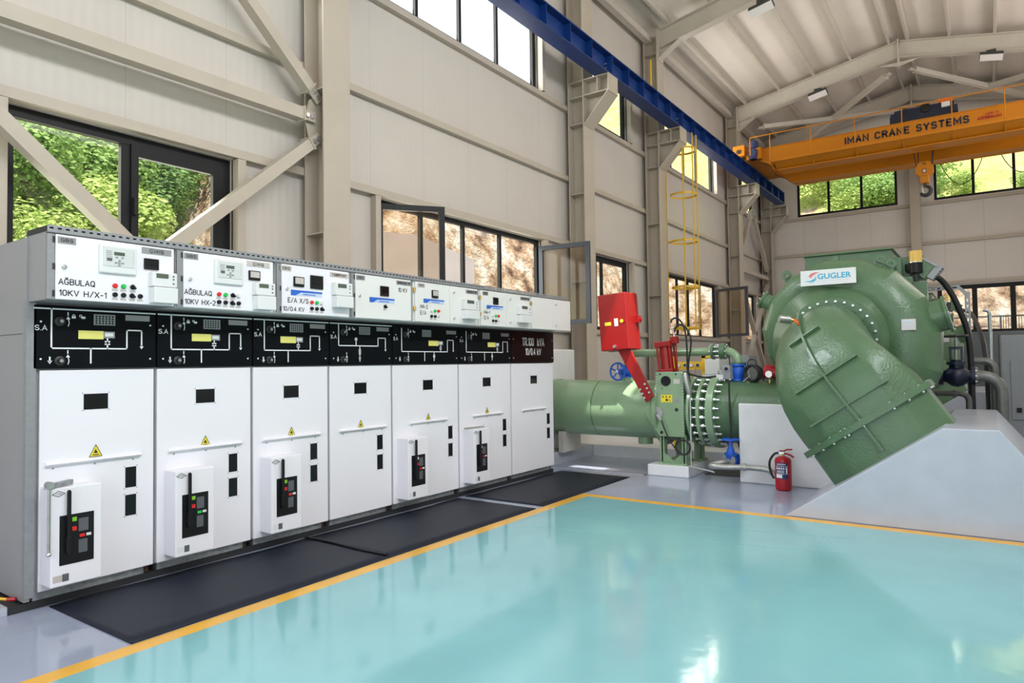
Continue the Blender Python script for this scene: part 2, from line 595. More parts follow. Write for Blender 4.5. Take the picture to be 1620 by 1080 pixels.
        if bevel:
            bm = o.modifiers.new('bevel', 'BEVEL')
            bm.width = bevel
            bm.segments = segs
            bm.limit_method = 'ANGLE'
            bm.angle_limit = R(40)
            bm.harden_normals = False
        return o


ORG = {}


def tag(o, label, cat, group=None, kind=None):
    o['label'] = label
    o['category'] = cat
    if group:
        o['group'] = group
    if kind:
        o['kind'] = kind
    return o


def thing(name, label, cat, loc, group=None, kind=None):
    o = bpy.data.objects.new(name, None)
    o.empty_display_size = 0.2
    o.location = loc
    COL.objects.link(o)
    ORG[o.name] = V(loc)
    return tag(o, label, cat, group, kind)


def struct(name, mb, mats, **kw):
    o = mb.build(name, mats, **kw)
    o['kind'] = 'structure'
    return o


def copy_tree(o, delta=None, label=None, group=None, parent=None):
    c = o.copy()
    COL.objects.link(c)
    if parent is not None:
        c.parent = parent
    if delta is not None:
        c.location = o.location + V(delta)
    if label:
        c['label'] = label
    if group:
        c['group'] = group
    for ch in list(o.children):
        copy_tree(ch, parent=c)
    return c


def copies(o, places, base):
    """more pieces like part o (built at `base`) under the same parent"""
    for p in places:
        c = o.copy()
        COL.objects.link(c)
        c.location = o.location + (V(p) - V(base))


_TEXT = {}


def _arc(cx, cy, rx, ry, a0, a1, n=8):
    return [(cx + rx * math.cos(R(a0 + (a1 - a0) * k / n)), cy + ry * math.sin(R(a0 + (a1 - a0) * k / n))) for k in range(n + 1)]


_O = _arc(.3, .68, .3, .32, 0, 180) + _arc(.3, .32, .3, .32, 180, 360) + [(.6, .68)]
_C = _arc(.3, .68, .3, .32, 25, 180) + _arc(.3, .32, .3, .32, 180, 335)
_S = _arc(.28, .755, .26, .245, 20, 270, 10) + _arc(.28, .255, .28, .255, 90, -160, 10)
_G = _C + [(.6, .46), (.36, .46)]
_R = [(0, 0), (0, 1)] + [(.3, 1)] + _arc(.3, .76, .27, .24, 90, -90) + [(0, .52)]
GLYPH = {
    'A': (.64, [[(0, 0), (.32, 1), (.64, 0)], [(.11, .33), (.53, .33)]]),
    'B': (.58, [[(0, 0), (0, 1), (.3, 1)] + _arc(.3, .77, .24, .23, 90, -90) + [(0, .54)], [(.3, .54)] + _arc(.3, .27, .28, .27, 90, -90) + [(0, 0)]]),
    'C': (.6, [_C]), 'D': (.6, [[(0, 0), (0, 1), (.25, 1)] + _arc(.25, .5, .35, .5, 90, -90) + [(0, 0)]]),
    'E': (.5, [[(.5, 0), (0, 0), (0, 1), (.5, 1)], [(0, .52), (.42, .52)]]), 'F': (.5, [[(0, 0), (0, 1), (.5, 1)], [(0, .52), (.42, .52)]]),
    'G': (.6, [_G]), 'H': (.58, [[(0, 0), (0, 1)], [(.58, 0), (.58, 1)], [(0, .52), (.58, .52)]]), 'I': (.0, [[(0, 0), (0, 1)]]),
    'J': (.4, [[(.4, 1), (.4, .2)] + _arc(.2, .2, .2, .2, 0, -180)]), 'K': (.56, [[(0, 0), (0, 1)], [(.54, 1), (0, .42)], [(.16, .58), (.56, 0)]]),
    'L': (.48, [[(0, 1), (0, 0), (.48, 0)]]), 'M': (.76, [[(0, 0), (0, 1), (.38, .25), (.76, 1), (.76, 0)]]),
    'N': (.6, [[(0, 0), (0, 1), (.6, 0), (.6, 1)]]), 'O': (.6, [_O]), 'Q': (.6, [_O, [(.36, .24), (.62, -.06)]]),
    'R': (.58, [_R, [(.28, .52), (.58, 0)]]), 'S': (.56, [_S]), 'T': (.58, [[(0, 1), (.58, 1)], [(.29, 1), (.29, 0)]]),
    'U': (.58, [[(0, 1), (0, .29)] + _arc(.29, .29, .29, .29, 180, 360) + [(.58, 1)]]), 'V': (.6, [[(0, 1), (.3, 0), (.6, 1)]]),
    'X': (.58, [[(0, 0), (.58, 1)], [(0, 1), (.58, 0)]]), 'Y': (.58, [[(0, 1), (.29, .45), (.58, 1)], [(.29, .45), (.29, 0)]]),
    'Z': (.56, [[(0, 1), (.56, 1), (0, 0), (.56, 0)]]), '0': (.5, [[(p[0] * .83, p[1]) for p in _O]]),
    '1': (.2, [[(0, .78), (.2, 1), (.2, 0)]]), '2': (.52, [_arc(.26, .74, .26, .26, 165, -30) + [(0, 0), (.52, 0)]]),
    '4': (.54, [[(.4, 0), (.4, 1), (0, .28), (.54, .28)]]), '-': (.34, [[(0, .45), (.34, .45)]]), '/': (.46, [[(0, -.05), (.46, 1.05)]]),
    '.': (.0, [[(0, 0), (0, .04)]]), ' ': (.28, []), 'k': (.46, [[(0, 0), (0, 1)], [(.42, .66), (0, .28)], [(.13, .40), (.46, 0)]]),
    't': (.3, [[(.12, .95), (.12, .1), (.3, 0)], [(0, .66), (.3, .66)]]),
    '\u018f': (.6, [_arc(.3, .32, .3, .32, 360, 180) + [(0, .5), (.6, .5)], _arc(.3, .68, .3, .32, 0, 155) , [(.6, .32), (.6, .68)]]),
}
GLYPH['\u011e'] = (.6, [_G, _arc(.3, 1.30, .17, .14, 180, 360)])
GLYPH['\u00c7'] = (.6, [_C, [(.32, 0), (.36, -.12), (.26, -.22)]])
GLYPH['\u015e'] = (.56, [_S, [(.3, 0), (.34, -.12), (.24, -.22)]])
GLYPH['\u0130'] = (.0, [[(0, 0), (0, 1)], [(0, 1.18), (0, 1.24)]])


def stroke_text(mb, body, o, right, up, w, h, depth=0.001, st=0.11, gap=0.24):
    """single-line sign lettering: capital height h, fitted to width w"""
    o, right, up = V(o), V(right).normalized(), V(up).normalized()
    nrm = right.cross(up)
    tot = sum(GLYPH[c][0] for c in body) + gap * (len(body) - 1)
    sx = w / max(tot, 1e-3)
    x = 0.0
    t = st * h / 2
    for c in body:
        gw, lines = GLYPH[c]
        for ln in lines:
            P2 = [((x + p[0]) * sx, p[1] * h) for p in ln]
            n = len(P2)
            L_, R_ = [], []
            for i in range(n):
                a = V((*P2[max(i - 1, 0)], 0))
                b = V((*P2[i], 0))
                d = V((*P2[min(i + 1, n - 1)], 0))
                t1, t2 = (b - a), (d - b)
                if t1.length < 1e-9:
                    t1 = t2
                if t2.length < 1e-9:
                    t2 = t1
                t1, t2 = t1.normalized(), t2.normalized()
                tm = (t1 + t2)
                tm = tm.normalized() if tm.length > 1e-3 else t1
                nm = V((-tm.y, tm.x, 0))
                k = min(1 / max(0.35, abs(tm.dot(t1))), 2.2)
                ext = t1 * (-t * 0.6 if i == 0 else t * 0.6 if i == n - 1 else 0)
                for lst, sg in ((L_, 1), (R_, -1)):
                    q = b + nm * t * k * sg + ext
                    lst.append(o + right * q.x + up * q.y + nrm * depth)
            mb.add(L_ + R_, [(n + i, n + i + 1, i + 1, i) for i in range(n - 1)])
        x += gw + gap
    return mb


def text_mb(mb, body, o, right, up, w, h, depth=0.0015, bold=0.0):
    """lettering fitted to w x h, lower left corner at o, on the plane right x up"""
    key = (body, bold)
    if key not in _TEXT:
        cu = bpy.data.curves.new('txt', 'FONT')
        cu.body = body
        cu.size = 1
        cu.offset = bold
        cu.resolution_u = 3
        ob = bpy.data.objects.new('txt', cu)
        COL.objects.link(ob)
        bpy.context.view_layer.update()
        dg = bpy.context.evaluated_depsgraph_get()
        me = bpy.data.meshes.new_from_object(ob.evaluated_get(dg))
        _TEXT[key] = ([tuple(v.co) for v in me.vertices], [tuple(p.vertices) for p in me.polygons])
        bpy.data.objects.remove(ob)
        bpy.data.curves.remove(cu)
        bpy.data.meshes.remove(me)
    vs, fs = _TEXT[key]
    if not vs:
        return mb
    x0, x1 = min(v[0] for v in vs), max(v[0] for v in vs)
    y0, y1 = min(v[1] for v in vs), max(v[1] for v in vs)
    o, right, up = V(o), V(right).normalized(), V(up).normalized()
    nrm = right.cross(up)
    mb.add([o + right * ((v[0] - x0) / (x1 - x0) * w) + up * ((v[1] - y0) / (y1 - y0) * h) + nrm * depth for v in vs], fs)
    return mb
# ============================================================ the hall
CX = [0.95, 5.10, 11.05, 14.52, 20.47, 24.13]     # column lines
RIDGE = 1.73
YL, YR = 6.38, -2.92                              # inner faces of the side walls
XB = 24.45                                        # inner face of the back wall
XF = -4.0


def roof_z(y):
    return 9.82 - 0.197 * abs(y - RIDGE)


# floor: painted areas of one slab
xs = [XF, 6.10, 6.53, 6.65, 12.9, 13.05, XB]
xs = [XF, 5.05, 6.53, 6.65, XB]
ys = [YR, 0.2, 2.55, 3.61, 3.73, YL]
fl = MB()
for i in range(len(xs) - 1):
    for j in range(len(ys) - 1):
        x, y = (xs[i] + xs[i + 1]) / 2, (ys[j] + ys[j + 1]) / 2
        if x < 6.53 and y < 3.61:
            k = 2 if (x > 5.05 and 0.2 < y < 2.55) else 1
        elif x < 6.65 and y < 3.73:
            k = 3
        else:
            k = 0
        fl.use(k).add([(xs[i], ys[j], 0), (xs[i + 1], ys[j], 0), (xs[i + 1], ys[j + 1], 0), (xs[i], ys[j + 1], 0)], [(0, 1, 2, 3)])
fl.use(1)
for p, q in (((5.07, 3.39), (5.60, 0.9)), ((5.78, 2.43), (6.08, 0.95))):
    fl.bar((*p, 0.0003), (*q, 0.0003), 0.006, 0.003)
fl.use(0).box(XF, XB, YR, YL, -0.3, -0.002)
struct('floor', fl, ['floor_grey', 'floor_teal', 'floor_checker', 'floor_yellow'])

# left wall with its window openings (x0, x1, z0, z1)
WL = [(2.07, 4.08, 2.06, 3.60), (6.09, 10.02, 2.06, 3.60), (6.00, 10.00, 6.24, 7.75), (11.45, 13.60, 6.24, 7.75),
      (11.50, 13.56, 2.06, 3.60), (15.42, 19.35, 6.24, 7.75), (15.42, 19.38, 2.06, 3.60), (21.30, 23.36, 2.06, 3.60),
      (1.60, 4.40, 6.24, 7.75), (21.30, 23.36, 6.24, 7.75)]
wl = MB().sheet('y', YL, YL + 0.12, XF, XB + 0.12, 0, 9.085, WL)
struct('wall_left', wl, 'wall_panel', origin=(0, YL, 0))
# back wall, stepped up into the gable
WBk = [(2.22, 5.20, 6.28, 7.70), (-1.74, 1.24, 6.28, 7.70), (-1.9, 1.24, 2.15, 3.62)]
wb = MB().sheet('x', XB, XB + 0.12, YR, YL, 0, 8.75, WBk)
wb.prism([(YR, 8.75), (YL, 8.75), (YL, 9.088), (RIDGE, 10.005), (YR, 9.088)], 'yz', XB, XB + 0.12)
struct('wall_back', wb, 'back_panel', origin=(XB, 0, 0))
# right wall and gate wall lie outside the picture; their openings are added for light
WRt = [(-1.0, 4.5, 0.9, 4.1), (5.6, 10.6, 0.9, 4.1), (11.5, 22.0, 2.06, 3.6), (-2, 22.0, 6.24, 7.75)]
wr = MB().sheet('y', YR - 0.12, YR, XF, XB + 0.12, 0, 9.05, WRt)
struct('wall_right', wr, 'wall_panel', origin=(0, YR, 0))
# unseen frosted panes added over its openings to keep sun patches out
for k, (x0, x1, z0, z1) in enumerate(WRt):
    fp = MB().sheet('y', YR - 0.09, YR - 0.08, x0, x1, z0, z1, [])
    struct('window_%d' % (20 + k), fp, 'frosted_panel')
wf = MB().sheet('x', XF - 0.12, XF, YR, YL, 0, 8.75, [(-1.8, 5.2, 0, 5.2)])
wf.prism([(YR, 8.75), (YL, 8.75), (YL, 9.05), (RIDGE, 9.98), (YR, 9.05)], 'yz', XF - 0.12, XF)
struct('wall_front', wf, 'back_panel', origin=(XF, 0, 0))
# roof deck, with an added unseen hole for a sun patch on the pipe
rz = 0.19
cl = MB()
for ya, yb, xa, xb in ((YL + 0.12, RIDGE, XF, XB + 0.12), (RIDGE, 1.10, XF, XB + 0.12), (0.45, YR - 0.12, XF, XB + 0.12), (1.10, 0.45, XF, 5.80), (1.10, 0.45, 6.45, XB + 0.12)):
    za, zb = roof_z(ya) + rz, roof_z(yb) + rz
    cl.add([(xa, ya, za), (xb, ya, za), (xb, yb, zb), (xa, yb, zb), (xa, ya, za + 0.1), (xb, ya, za + 0.1), (xb, yb, zb + 0.1), (xa, yb, zb + 0.1)],
           [(0, 3, 2, 1), (4, 5, 6, 7), (0, 1, 5, 4), (1, 2, 6, 5), (2, 3, 7, 6), (3, 0, 4, 7)])
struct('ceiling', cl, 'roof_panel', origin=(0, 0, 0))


# windows ------------------------------------------------------------
def window(n, axis, a, u0, u1, z0, z1, bars, fw=0.07, mw=0.055, trim=True, head=True, deep=0.06):
    """black aluminium frame in an opening; a = inner face of the frame"""
    c = (u0 + u1) / 2
    loc = (c, a, z0) if axis == 'y' else (a, c, z0)
    w = bpy.data.objects.new('window_%d' % n, None)
    w.location = loc
    COL.objects.link(w)
    ORG[w.name] = V(loc)
    w['kind'] = 'structure'
    edges = [u0] + list(bars) + [u1]
    fr = MB().sheet(axis, a, a + deep, u0, u1, z0, z1, [(u0 + fw, u1 - fw, z0 + fw, z1 - fw)])
    fr.build('window_frame', 'frame_black', w)
    for b in bars:
        m = MB()
        if axis == 'y':
            m.box(b - mw / 2, b + mw / 2, a + 0.004, a + deep - 0.004, z0 + fw, z1 - fw)
        else:
            m.box(a + 0.004, a + deep - 0.004, b - mw / 2, b + mw / 2, z0 + fw, z1 - fw)
        m.build('mullion', 'frame_black', w)
    for i in range(len(edges) - 1):
        p0 = edges[i] + (fw if i == 0 else mw / 2)
        p1 = edges[i + 1] - (fw if i == len(edges) - 2 else mw / 2)
        if (n, i) in OPEN:
            continue
        m = MB()
        if axis == 'y':
            m.box(p0, p1, a + 0.025, a + 0.032, z0 + fw, z1 - fw)
        else:
            m.box(a + 0.025, a + 0.032, p0, p1, z0 + fw, z1 - fw)
        m.build('pane', 'pane_glass', w)
    return w


OPEN = {(2, 0), (2, 3), (7, 4), (5, 0)}
FY = YL + 0.05
w1 = window(1, 'y', FY, *WL[0], [3.06], fw=0.09, mw=0.13)
sb = MB().sheet('y', FY - 0.02, FY + 0.03, 3.075, 4.0, 2.14, 3.52, [(3.14, 3.88, 2.22, 3.41)])
sb.build('sash', 'frame_black', w1)
MB().box(3.085, 3.115, FY - 0.06, FY - 0.02, 2.86, 3.02).build('handle', 'black_plastic', w1)
w2 = window(2, 'y', FY, *WL[1], [7.01, 7.94, 8.88])
window(3, 'y', FY, *WL[2], [6.95, 7.91, 8.86], fw=0.09)
window(4, 'y', FY, *WL[3], [12.36], fw=0.11)
window(5, 'y', FY, *WL[4], [12.16, 12.42], fw=0.11)
window(6, 'y', FY, *WL[5], [16.28, 17.17, 18.10], fw=0.10)
w7 = window(7, 'y', FY, *WL[6], [16.54, 17.30, 18.20], fw=0.07)
window(8, 'y', FY, *WL[7], [22.3])
window(9, 'y', FY, *WL[8], [2.5, 3.45])
window(10, 'y', FY, *WL[9], [22.3])
window(11, 'x', XB + 0.03, *WBk[0], [3.24, 4.22], fw=0.075, mw=0.075)
window(12, 'x', XB + 0.03, *WBk[1], [-0.75, 0.24], fw=0.075, mw=0.075)
window(13, 'x', XB + 0.03, *WBk[2], [-0.62, 0.30], fw=0.12, mw=0.13)


def sash(win, hinge, end, z0, z1, frame, name='open_sash', st=0.075):
    """side-hung sash swung into the hall"""
    h, e = V((*hinge, 0)), V((*end, 0))
    u = (e - h).normalized()
    nrm = V((0, 0, 1)).cross(u)
    L = (e - h).length
    m = MB()
    for a, b, c, d in ((0, st, z0, z1), (L - st, L, z0, z1), (st, L - st, z0, z0 + st), (st, L - st, z1 - st, z1)):
        m.obox(h + u * (a + b) / 2 + V((0, 0, (c + d) / 2)), u, nrm, (0, 0, 1), (b - a) / 2, 0.028, (d - c) / 2)
    so = m.build(name, frame, win)
    g = MB().obox(h + u * L / 2 + V((0, 0, (z0 + z1) / 2)), u, nrm, (0, 0, 1), L / 2 - st, 0.004, (z1 - z0) / 2 - st)
    g.build('sash_pane', 'sash_glass', so)
    hd = MB().obox(h + u * (L - st / 2) + nrm * 0.045 + V((0, 0, (z0 + z1) / 2)), u, nrm, (0, 0, 1), 0.012, 0.02, 0.06)
    hd.build('sash_handle', 'black_plastic', so)


sash(w2, (6.13, 6.40), (6.83, 5.86), 2.10, 3.53, 'frame_black')
sash(w2, (9.96, 6.38), (10.03, 5.42), 2.10, 3.48, 'frame_grey')
sash(w7, (19.28, 6.38), (18.90, 5.36), 2.12, 3.48, 'frame_grey')

# painted timber-coloured jamb posts and sills round the left windows
k = 1
for (x0, x1, z0, z1) in WL[:8]:
    t = MB()
    t.box(x0 - 0.09, x0, YL - 0.10, YL + 0.02, 2.06 if z0 < 4 else z0, z1)
    t.box(x1, x1 + 0.09, YL - 0.10, YL + 0.02, 2.06 if z0 < 4 else z0, z1)
    struct('trim_%d' % k, t, 'steel_paint')
    k += 1

# steel frame ---------------------------------------------------------
YC, YW = 5.95, 6.28        # inner and outer flange faces of the left columns
LET = ['out of frame at the left', 'beside the braced left window', 'carrying the nearest beam bracket', 'standing beside the yellow ladder', 'beside the open far sash', 'in the back left corner']


def column(x, label, left=True):
    sg = 1 if left else -1
    def Y(y):
        return y if left else 2 * RIDGE - y
    c = thing('steel_column', label, 'column', (x, Y(6.1), 0), kind='thing')
    hw = 0.19
    top = roof_z(YW) - 0.02
    MB().box(x - hw, x + hw, Y(YC), Y(YC + 0.018), 0, roof_z(YC) - 0.02).build('inner_flange', 'steel_paint', c)
    MB().box(x - hw, x + hw, Y(YW - 0.018), Y(YW), 0, top).build('outer_flange', 'steel_paint', c)
    MB().box(x - 0.007, x + 0.007, Y(YC + 0.018), Y(YW - 0.018), 0, top).build('web', 'steel_paint', c)
    base = None
    for z in (2.92, 4.54, 5.83, 6.33, 6.62, 8.42):
        st = MB().box(x - hw + 0.01, x + hw - 0.01, Y(YC + 0.018), Y(YW - 0.018), z, z + 0.014)
        st.build('stiffener', 'steel_paint', c)
    # corbel for the crane beam
    br = MB()
    for zz in (6.33, 6.62):
        br.box(x - hw, x + hw, Y(5.455), Y(YC), zz, zz + 0.018)
    br.box(x - hw, x + hw, Y(5.437), Y(5.455), 6.32, 6.645)
    br.box(x - 0.007, x + 0.007, Y(5.455), Y(YC), 6.33, 6.63)
    br.box(x - hw, x + hw, Y(5.66), Y(5.672), 6.345, 6.62)
    br.prism([(Y(5.50), 6.33), (Y(YC), 6.33), (Y(YC), 5.83)], 'yz', x - 0.007, x + 0.007)
    a, b = V((x, Y(5.455), 6.325)), V((x, Y(YC), 5.80))
    u = (b - a).normalized()
    br.obox((a + b) / 2, u, (1, 0, 0), u.cross(V((1, 0, 0))), (b - a).length / 2, hw, 0.009)
    br.build('crane_bracket', 'steel_paint', c)
    return c


for i, x in enumerate(CX):
    if i:
        column(x, 'cream steel column of the left wall ' + LET[i])
# portal rafters
RN = {1: 'nearest cream roof rafter, above the switchgear', 2: 'cream roof rafter above the first beam bracket', 3: 'cream roof rafter rising from the column by the yellow ladder',
      4: 'cream roof rafter carrying two white lamps in front of the crane', 5: 'cream roof rafter furthest back, against the gable wall'}
for i in range(1, 6):
    x = CX[i]
    rf = thing('roof_rafter', RN[i], 'rafter', (x, RIDGE, roof_z(RIDGE)), kind='thing')
    for sg, nm in ((1, 'left'), (-1, 'right')):
        e, a = V((x, RIDGE + sg * 4.22, roof_z(RIDGE + 4.22) - 0.215)), V((x, RIDGE, roof_z(RIDGE) - 0.215))
        MB().ibeam(e, a, (0, 0, 1), 0.43, 0.22).build('rafter_beam', 'roof_steel', rf)
        hx = MB()
        ye, ym = RIDGE + sg * 4.2, RIDGE + sg * 3.75
        hx.prism([(ye, roof_z(ye) - 0.43), (ym, roof_z(ym) - 0.43), (ye, roof_z(ye) - 0.64)], 'yz', x - 0.006, x + 0.006)
        hx.bar((x, ye, roof_z(ye) - 0.645), (x, ym, roof_z(ym) - 0.44), 0.2, 0.014)
        hx.build('haunch', 'roof_steel', rf)
        MB().box(x - 0.11, x + 0.11, RIDGE + sg * 4.2, RIDGE + sg * 4.235, roof_z(RIDGE + 4.22) - 0.70, roof_z(RIDGE + 4.22) + 0.03).build('end_plate', 'roof_steel', rf)
    pl = MB().box(x - 0.11, x + 0.11, RIDGE - 0.02, RIDGE + 0.02, roof_z(RIDGE) - 0.68, roof_z(RIDGE) + 0.05)
    pl.prism([(RIDGE - 0.5, 9.28), (RIDGE + 0.5, 9.28), (RIDGE, 9.16)], 'yz', x - 0.006, x + 0.006)
    pl.build('ridge_plate', 'roof_steel', rf)
# purlins
for n, y in enumerate((5.72, 4.76, 3.82, 2.88, 1.95, 1.50, 0.58, -0.36, -1.3, -2.25)):
    p = MB()
    s = 1 if y > RIDGE else -1
    z = roof_z(y)
    tilt = V((0, -s, 0.197)).normalized() if True else None
    up = V((0, s * 0.197, 1)).normalized()
    p.obox((10.2, y, z + 0.09), (1, 0, 0), up, V((1, 0, 0)).cross(up), 14.2, 0.085, 0.03)
    o = p.build('roof_purlin', 'roof_steel')
    side = ['left', 'right'][n > 4]
    cnt = ['first', 'second', 'third', 'fourth', 'fifth'][n if n < 5 else 9 - n]
    tag(o, 'long grey roof purlin, %s from the %s eave' % (cnt, side), 'purlin', 'roof purlins', 'thing')
e = MB().bar((-3.9, 6.18, 8.80), (XB, 6.18, 8.80), 0.14, 0.14)
tag(e.build('eave_beam', 'roof_steel'), 'square cream eave beam along the top of the left wall', 'beam', None, 'thing')
# girts
BN = {0: 'behind the first switchgear cabinets', 1: 'between the first and second wall columns', 2: 'between the corbel column and the ladder column', 3: 'behind the yellow ladder', 4: 'in the braced far corner bay'}
ZN = {6.13: 'sill rail under the high window', 4.82: 'middle wall rail', 3.61: 'head rail over the low window', 2.0: 'sill rail under the low window'}
for b in range(5):
    for z in (6.13, 4.82, 3.61, 2.0):
        g = MB()
        x0, x1 = CX[b] + (0.0 if b else -4.9), CX[b + 1]
        if b == 0:
            x0 = -3.95
        x0, x1 = x0 + 0.03, x1 - 0.03
        g.box(x0, x1, YL - 0.085, YL - 0.001, z, z + 0.09)
        o = g.build('wall_girt', 'steel_paint')
        tag(o, 'cream %s %s' % (ZN[z], BN[b]), 'wall rail', 'wall girts', 'thing')
# back wall column and rails
g = MB().ibeam((XB - 0.16, 1.73, 0), (XB - 0.16, 1.73, 9.3), (1, 0, 0), 0.30, 0.27)
tag(g.build('gable_column', 'steel_paint'), 'cream gable column in the middle of the back wall', 'column', None, 'thing')
for z, nm in ((4.92, 'above the lower window'), (6.14, 'under the high back windows'), (3.66, 'over the lower back window')):
    g = MB().box(XB - 0.10, XB - 0.002, YR, 5.9, z, z + 0.09)
    tag(g.build('wall_girt', 'steel_paint'), 'cream back wall rail ' + nm, 'wall rail', 'back wall girts', 'thing')


# bracing
def brace(pts, label, s=0.12, parent=None, z=None, mtl='steel_paint', plates=True):
    p0, p1 = V(pts[0]), V(pts[1])
    d = (p1 - p0).normalized()
    t = thing('brace', label, 'brace', tuple((p0 + p1) / 2), kind='thing')
    MB().bar(p0 + d * 0.16, p1 - d * 0.16, s, s).build('tube', mtl, t)
    if plates:
        side = V((0, 1, 0)) if abs(d.y) < 0.5 else V((0, 0, 1))
        for e, sg in ((p0, 1), (p1, -1)):
            w = side.cross(d).normalized()
            MB().obox(e + d * sg * 0.10 - side * 0.03, d, w, side, 0.11, 0.055, 0.008).build('gusset_plate', mtl, t)
            MB().obox(e + d * sg * 0.165, d, w, side, 0.008, s * 0.62, s * 0.62).build('end_plate', mtl, t)
            for off in (0.045, 0.11):
                q = e + d * sg * off
                MB().cyl(q - side * 0.06, q + side * 0.02, 0.026, 6).build('bolt', 'bolt_steel', t)
    return t


BY = 6.12
nod = (5.00, BY, 4.22)
brace([(4.965, BY, 4.43), (1.05, BY, 7.90)], 'square cream brace rising leftward from the bolted joint')
brace([(4.90, BY, 4.22), (1.0, BY, 4.19)], 'horizontal square cream strut above the left window', 0.13)
brace([(4.965, BY, 4.02), (1.6, BY, 1.10)], 'square cream brace crossing the right pane of the left window')
brace([(1.05, BY, 4.17), (4.45, BY, 1.18)], 'square cream brace crossing the left pane of the left window')
np_ = MB().prism([(4.86, 3.98), (4.99, 3.92), (5.03, 3.92), (5.03, 4.52), (4.99, 4.52), (4.86, 4.42), (4.80, 4.2)], 'xz', BY + 0.012, BY + 0.024)
tag(np_.build('joint_plate', 'steel_paint'), 'cream gusset plate joining three braces to the column', 'plate', None, 'thing')
# far bay
brace([(24.05, BY, 4.38), (22.35, BY, 6.2)], 'cream brace falling to the back corner column')
brace([(22.25, BY, 6.3), (20.6, BY, 4.3)], 'cream brace behind the far column, below the runway beam')
brace([(20.6, BY, 4.21), (24.0, BY, 4.21)], 'horizontal cream strut in the far corner bay')
brace([(24.05, BY, 4.08), (20.7, BY, 0.6)], 'cream crossed brace rising to the back corner by the turbine')
brace([(20.6, BY, 4.1), (23.9, BY, 0.6)], 'cream crossed brace falling behind the turbine casing')
# roof braces
for (a, b, t) in (((20.6, 5.4, 8.35), (24.0, 1.95, 9.1), 'cream roof brace from the far lamp rafter towards the ridge'),
                  ((24.0, 5.4, 8.35), (20.6, 1.95, 9.1), 'cream roof brace rising from the back corner to the ridge'),
                  ((20.6, 1.5, 9.1), (24.0, -1.9, 8.4), 'cream roof brace right of the ridge, falling backwards'),
                  ((24.0, 1.5, 9.1), (20.6, -1.9, 8.4), 'cream roof brace right of the ridge, behind the hanging lamp')):
    brace([a, b], t, 0.12, mtl='roof_steel')

# crane runway ---------------------------------------------------------
YBm = 5.58
rw = thing('crane_runway_beam', 'blue crane runway beam resting on the column brackets', 'crane beam', (12, YBm, 6.64), kind='thing')
for x0, x1 in ((-3.5, CX[1]), (CX[1], CX[2]), (CX[2], CX[3]), (CX[3], CX[4]), (CX[4], 23.75)):
    b = MB().ibeam((x0 + 0.004, YBm, 6.835), (x1 - 0.004, YBm, 6.835), (0, 0, 1), 0.385, 0.285, 0.02, 0.014)
    b.build('beam_segment', 'beam_blue', rw)
    n = max(3, int(round((x1 - x0) / 0.75)))
    for i in range(n + 1):
        xx = x0 + 0.02 + (x1 - x0 - 0.04) * i / n
        MB().box(xx - 0.006, xx + 0.006, YBm - 0.135, YBm + 0.135, 6.663, 7.008).build('stiffener', 'beam_blue', rw)
for x in CX[1:5]:
    for z in (6.71, 6.79, 6.87):
        for dx in (-0.05, 0.05):
            MB().cyl((x + dx, YBm - 0.045, z), (x + dx, YBm + 0.045, z), 0.014, 8).build('bolt', 'bolt_steel', rw)
MB().box(-3.5, 23.7, YBm - 0.03, YBm + 0.03, 7.028, 7.075).build('rail', 'dark_steel', rw)
for x in (12.9, 20.6):
    pass

# lamps under the rafters
LN = ['white floodlight on the near rafter, at the top edge of the picture', 'white floodlight below the rafter, above the crane handrail', 'white floodlight right of the ridge']
for (x, y, z, wy), lb in zip(((14.32, 3.64, 8.72, 0.24), (20.30, 3.70, 8.84, 0.24), (20.30, -0.26, 8.84, 0.24)), LN):
    t = thing('ceiling_lamp', lb, 'lamp', (x, y, z))
    sl = 0.197 if y < RIDGE else -0.197
    u = V((0, 1, sl)).normalized()
    nrm = V((-0.5, 0, -1)).normalized()
    w = u.cross(nrm).normalized()
    MB().obox((x, y, z), u, w, nrm, wy, 0.10, 0.045).build('housing', 'lamp_body', t)
    MB().obox(V((x, y, z)) + nrm * 0.05, u, w, nrm, wy - 0.005, 0.095, 0.012).build('diffuser', 'lamp_face', t)
    MB().obox((x + 0.02, y, (z + roof_z(y) - 0.42) / 2), (0, 1, 0), (1, 0, 0), (0, 0, 1), 0.1, 0.01, (roof_z(y) - 0.42 - z) / 2).build('bracket', 'lamp_body', t)
# ============================================================ switchgear row
YF = 4.76                    # door faces
SEAM = [1.70, 2.453, 3.210, 3.970, 4.742, 5.755, 6.751, 7.735]
XR, XU = V((1, 0, 0)), V((0, 0, 1))


def txt(mb, s, x0, x1, z0, z1, y, bold=0.0):
    return stroke_text(mb, s, (x0, y, z0), XR, XU, x1 - x0, z1 - z0, 0.001, 0.13 + bold * 4)


def disc(mb, x, z, r, y, d, n=18):
    """round piece standing d proud of the plane y"""
    return mb.cyl((x, y + 0.004, z), (x, y - d, z), r, n)


